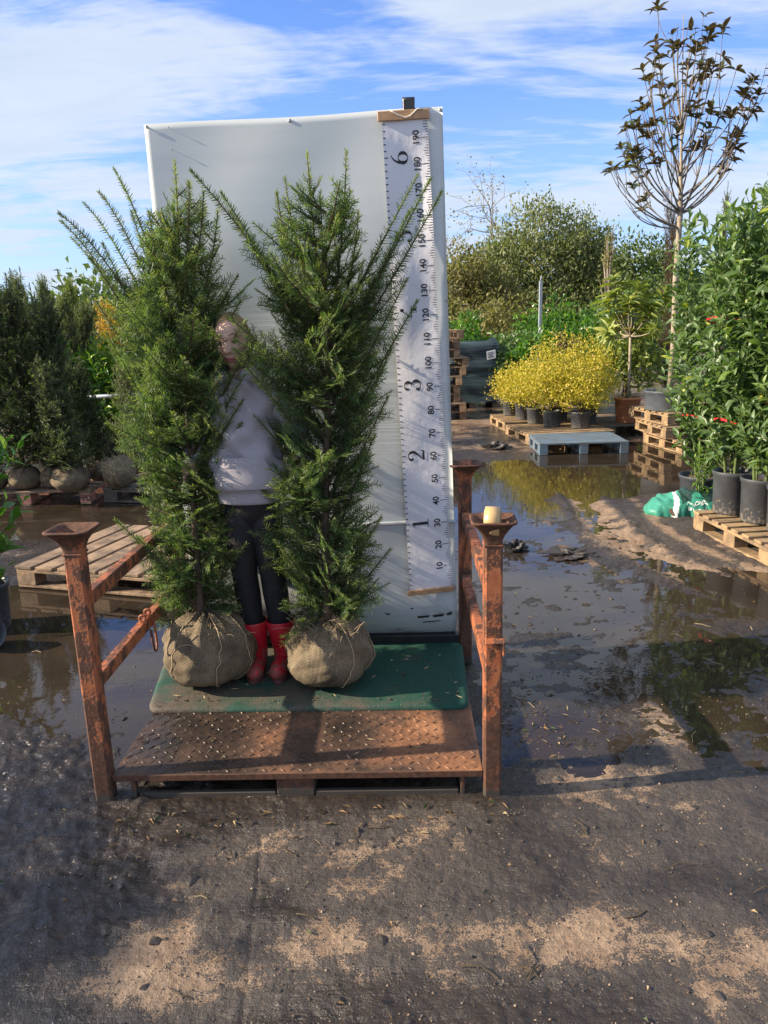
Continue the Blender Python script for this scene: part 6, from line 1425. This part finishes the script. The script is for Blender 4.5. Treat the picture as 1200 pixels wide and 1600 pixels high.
conifer('rosemary_bush', 'second feathery pale bush, nearer to the left yew', 'bush', None, (-2.15, 8.3, .0), 1.05, lambda f: .34 * (1 - f * .6), 90, 'conifer_grey', .034, .005, .12, .045, .010, ang=(55, 25), z0=.10, tint=(.4, .9))
a, b = vp(120, 621, 8.6), vp(240, 616, 8.6); t = thing('pipe_rail', 'grey metal pipe rail on short legs in front of the bright laurels', 'rail', (a.x, 8.6, 0)); mb = MB(); mb.tube([a, b], .022, 10); mb.build('pipe', M['galvanised'], t, True, True)
for q in (a, b): mb = MB(); mb.tube([(q.x, 8.6, 0), (q.x, 8.6, q.z - .022)], .02, 8); mb.build('leg', M['galvanised'], t, True, True)
for l, c, H in (('sunlit bright laurel peeping out left of the pipe rail', (-3.75, 9.2, 0), 1.5), ('sunlit bright laurel behind the pipe rail, leftmost of three', (-3.25, 9.15, 0), 1.50), ('sunlit bright laurel behind the pipe rail, middle of three', (-2.90, 9.0, 0), 1.42), ('sunlit bright laurel behind the pipe rail, rightmost of three', (-2.45, 9.1, 0), 1.46)):
    laurel('laurel', l, 'laurel', 'bright laurels behind the pipe rail', c, .16, .30, H, .36, 5, .12, 'laurel_bright', n_obj=110, shape='bush', tintb=.16)
for l, (px, py), Y, w, mat in (('grey green columnar conifer with a spire at the far left', (25, 420), 9.2, .22, 'conifer_grey'), ('narrow grey green conifer spire next to the leftmost one', (62, 423), 9.0, .20, 'conifer_grey'), ('short dark green conifer spire right of the two grey spires', (97, 443), 9.6, .17, 'conifer_grey'), ('lime green feathery conifer behind the dark spire', (108, 433), 10.2, .24, 'conifer_lime'), ('leaning dull conifer left of the orange leaved shrub', (134, 466), 9.9, .26, 'conifer_grey')):
    p = vp(px, py, Y); conifer('conifer', l, 'conifer', 'conifers behind the root balls', (p.x - (.35 if 'leaning' in l else 0), Y, 0), p.z - .24, lambda f, w=w: w * 1.7 * (1 - f * .85) + .03, 210, mat, .036, .0085, .11, .045, .010, ang=(34, 14), z0=.03, lean=(.20, 0) if 'leaning' in l else (0, 0), leaders=2, tint=(.3, .8))
B('orange_shrub', 'orange leaved shrub glowing behind the bright laurels', 'shrub', None, (vp(168, 500, 11.5).x, 11.5, 0), [(vp(165, 500, 11.5).x, 11.5, 1.55, .12, .2, .42), (vp(176, 520, 11.5).x, 11.5, 1.25, .2, .2, .35)], 1300, .06, 'orange_leaf', .05, .02)
B('willow_tree', 'small grey green willow showing past the left edge of the display sheet', 'willow', None, (-2.42, 9.8, 0), [(-2.45, 9.8, 2.2, .30, .3, .72), (-2.65, 9.8, 1.75, .40, .3, .45), (-2.3, 9.8, 1.6, .5, .4, .8)], 5200, .050, 'willow', .07, .03, ratio=.36, twigs=60, up=.9, n_clump=16, tintb=.12)
for k, (x, y, w, h, l, mat) in enumerate(((-9.5, 16, 2.0, 1.15, 'scrubby hedge bush at the far left of the horizon', 'far_green'), (-7.2, 15.5, 1.6, 1.12, 'scrubby hedge bush behind the two grey spires', 'willow'), (-5.4, 15, 1.3, 1.10, 'brown green hedge bush behind the lime conifer', 'autumn'), (-3.9, 14.6, 1.2, 1.12, 'russet hedge bush behind the orange leaved shrub', 'autumn'), (-1.9, 15.5, 1.6, 1.1, 'green hedge bush hidden behind the display sheet', 'far_green'), (-11.5, 13, 2, 1.2, 'hedge bush beyond the left edge of the yard', 'far_green'))):
    B('hedge_bush', l, 'bush', 'hedge along the left horizon', (x, y, 0), [(x, y, h * .85, w, .8, h), (x + w * .6, y + .3, h * .7, w * .7, .7, h * .85)], 4600, .085, mat, .12, .05, twigs=50, n_clump=18)
for l, x, y, w, h, mat in (('grey green scrub behind the dark root-balled row, far left', -5.6, 10.8, .9, .95, 'willow'), ('dull green scrub behind the conifer spires', -4.3, 10.9, .8, .92, 'far_green'), ('olive scrub left of the orange leaved shrub', -3.5, 11.9, .6, .98, 'willow')):
    B('scrub_bush', l, 'bush', None, (x, y, 0), [(x, y, h * .9, w, .6, h * .9), (x + w * .7, y, h * .75, w * .7, .5, h * .75)], 4200, .065, mat, .08, .03, n_clump=16, twigs=30)
laurel('laurel', 'small glossy laurel in a black pot at the left edge', 'laurel', None, (-2.19, 3.95, .0), .135, .26, 1.28, .26, 5, .115, 'laurel_bright', n_obj=240, tintb=.05, shape='bush')
p = gp(2, 1000); t = thing('plant_pot', 'empty grey pot tipped on its side below the laurel at the left edge', 'plant pot', (-2.13, 3.70, .07)); o = pot(t, (-2.13, 3.70, .07), .068, .15, 'grey_tub', .008, .85, soil=False); o.rotation_euler = (RAD(84), 0, RAD(70))
# trees well to the left of the camera's view; the low sun throws their shade across the near ground
for k, (x, y, h, l) in enumerate(((-8.6, .15, 3.0, 'rounded tree nearest the camera far out on the left'), (-9.4, .95, 3.45, 'tallest rounded tree far out on the left'), (-8.2, 1.45, 2.75, 'smaller rounded tree far out on the left'))):
    B('field_tree', l, 'tree', 'trees far out on the left', (x, y, 0), [(x, y, h, .75, .45, .85), (x + .3, y + .3, h - .5, .7, .4, .6), (x - .2, y - .2, h - .9, .8, .4, .7)], 3400, .12, 'far_green', .16, .08, n_clump=14)
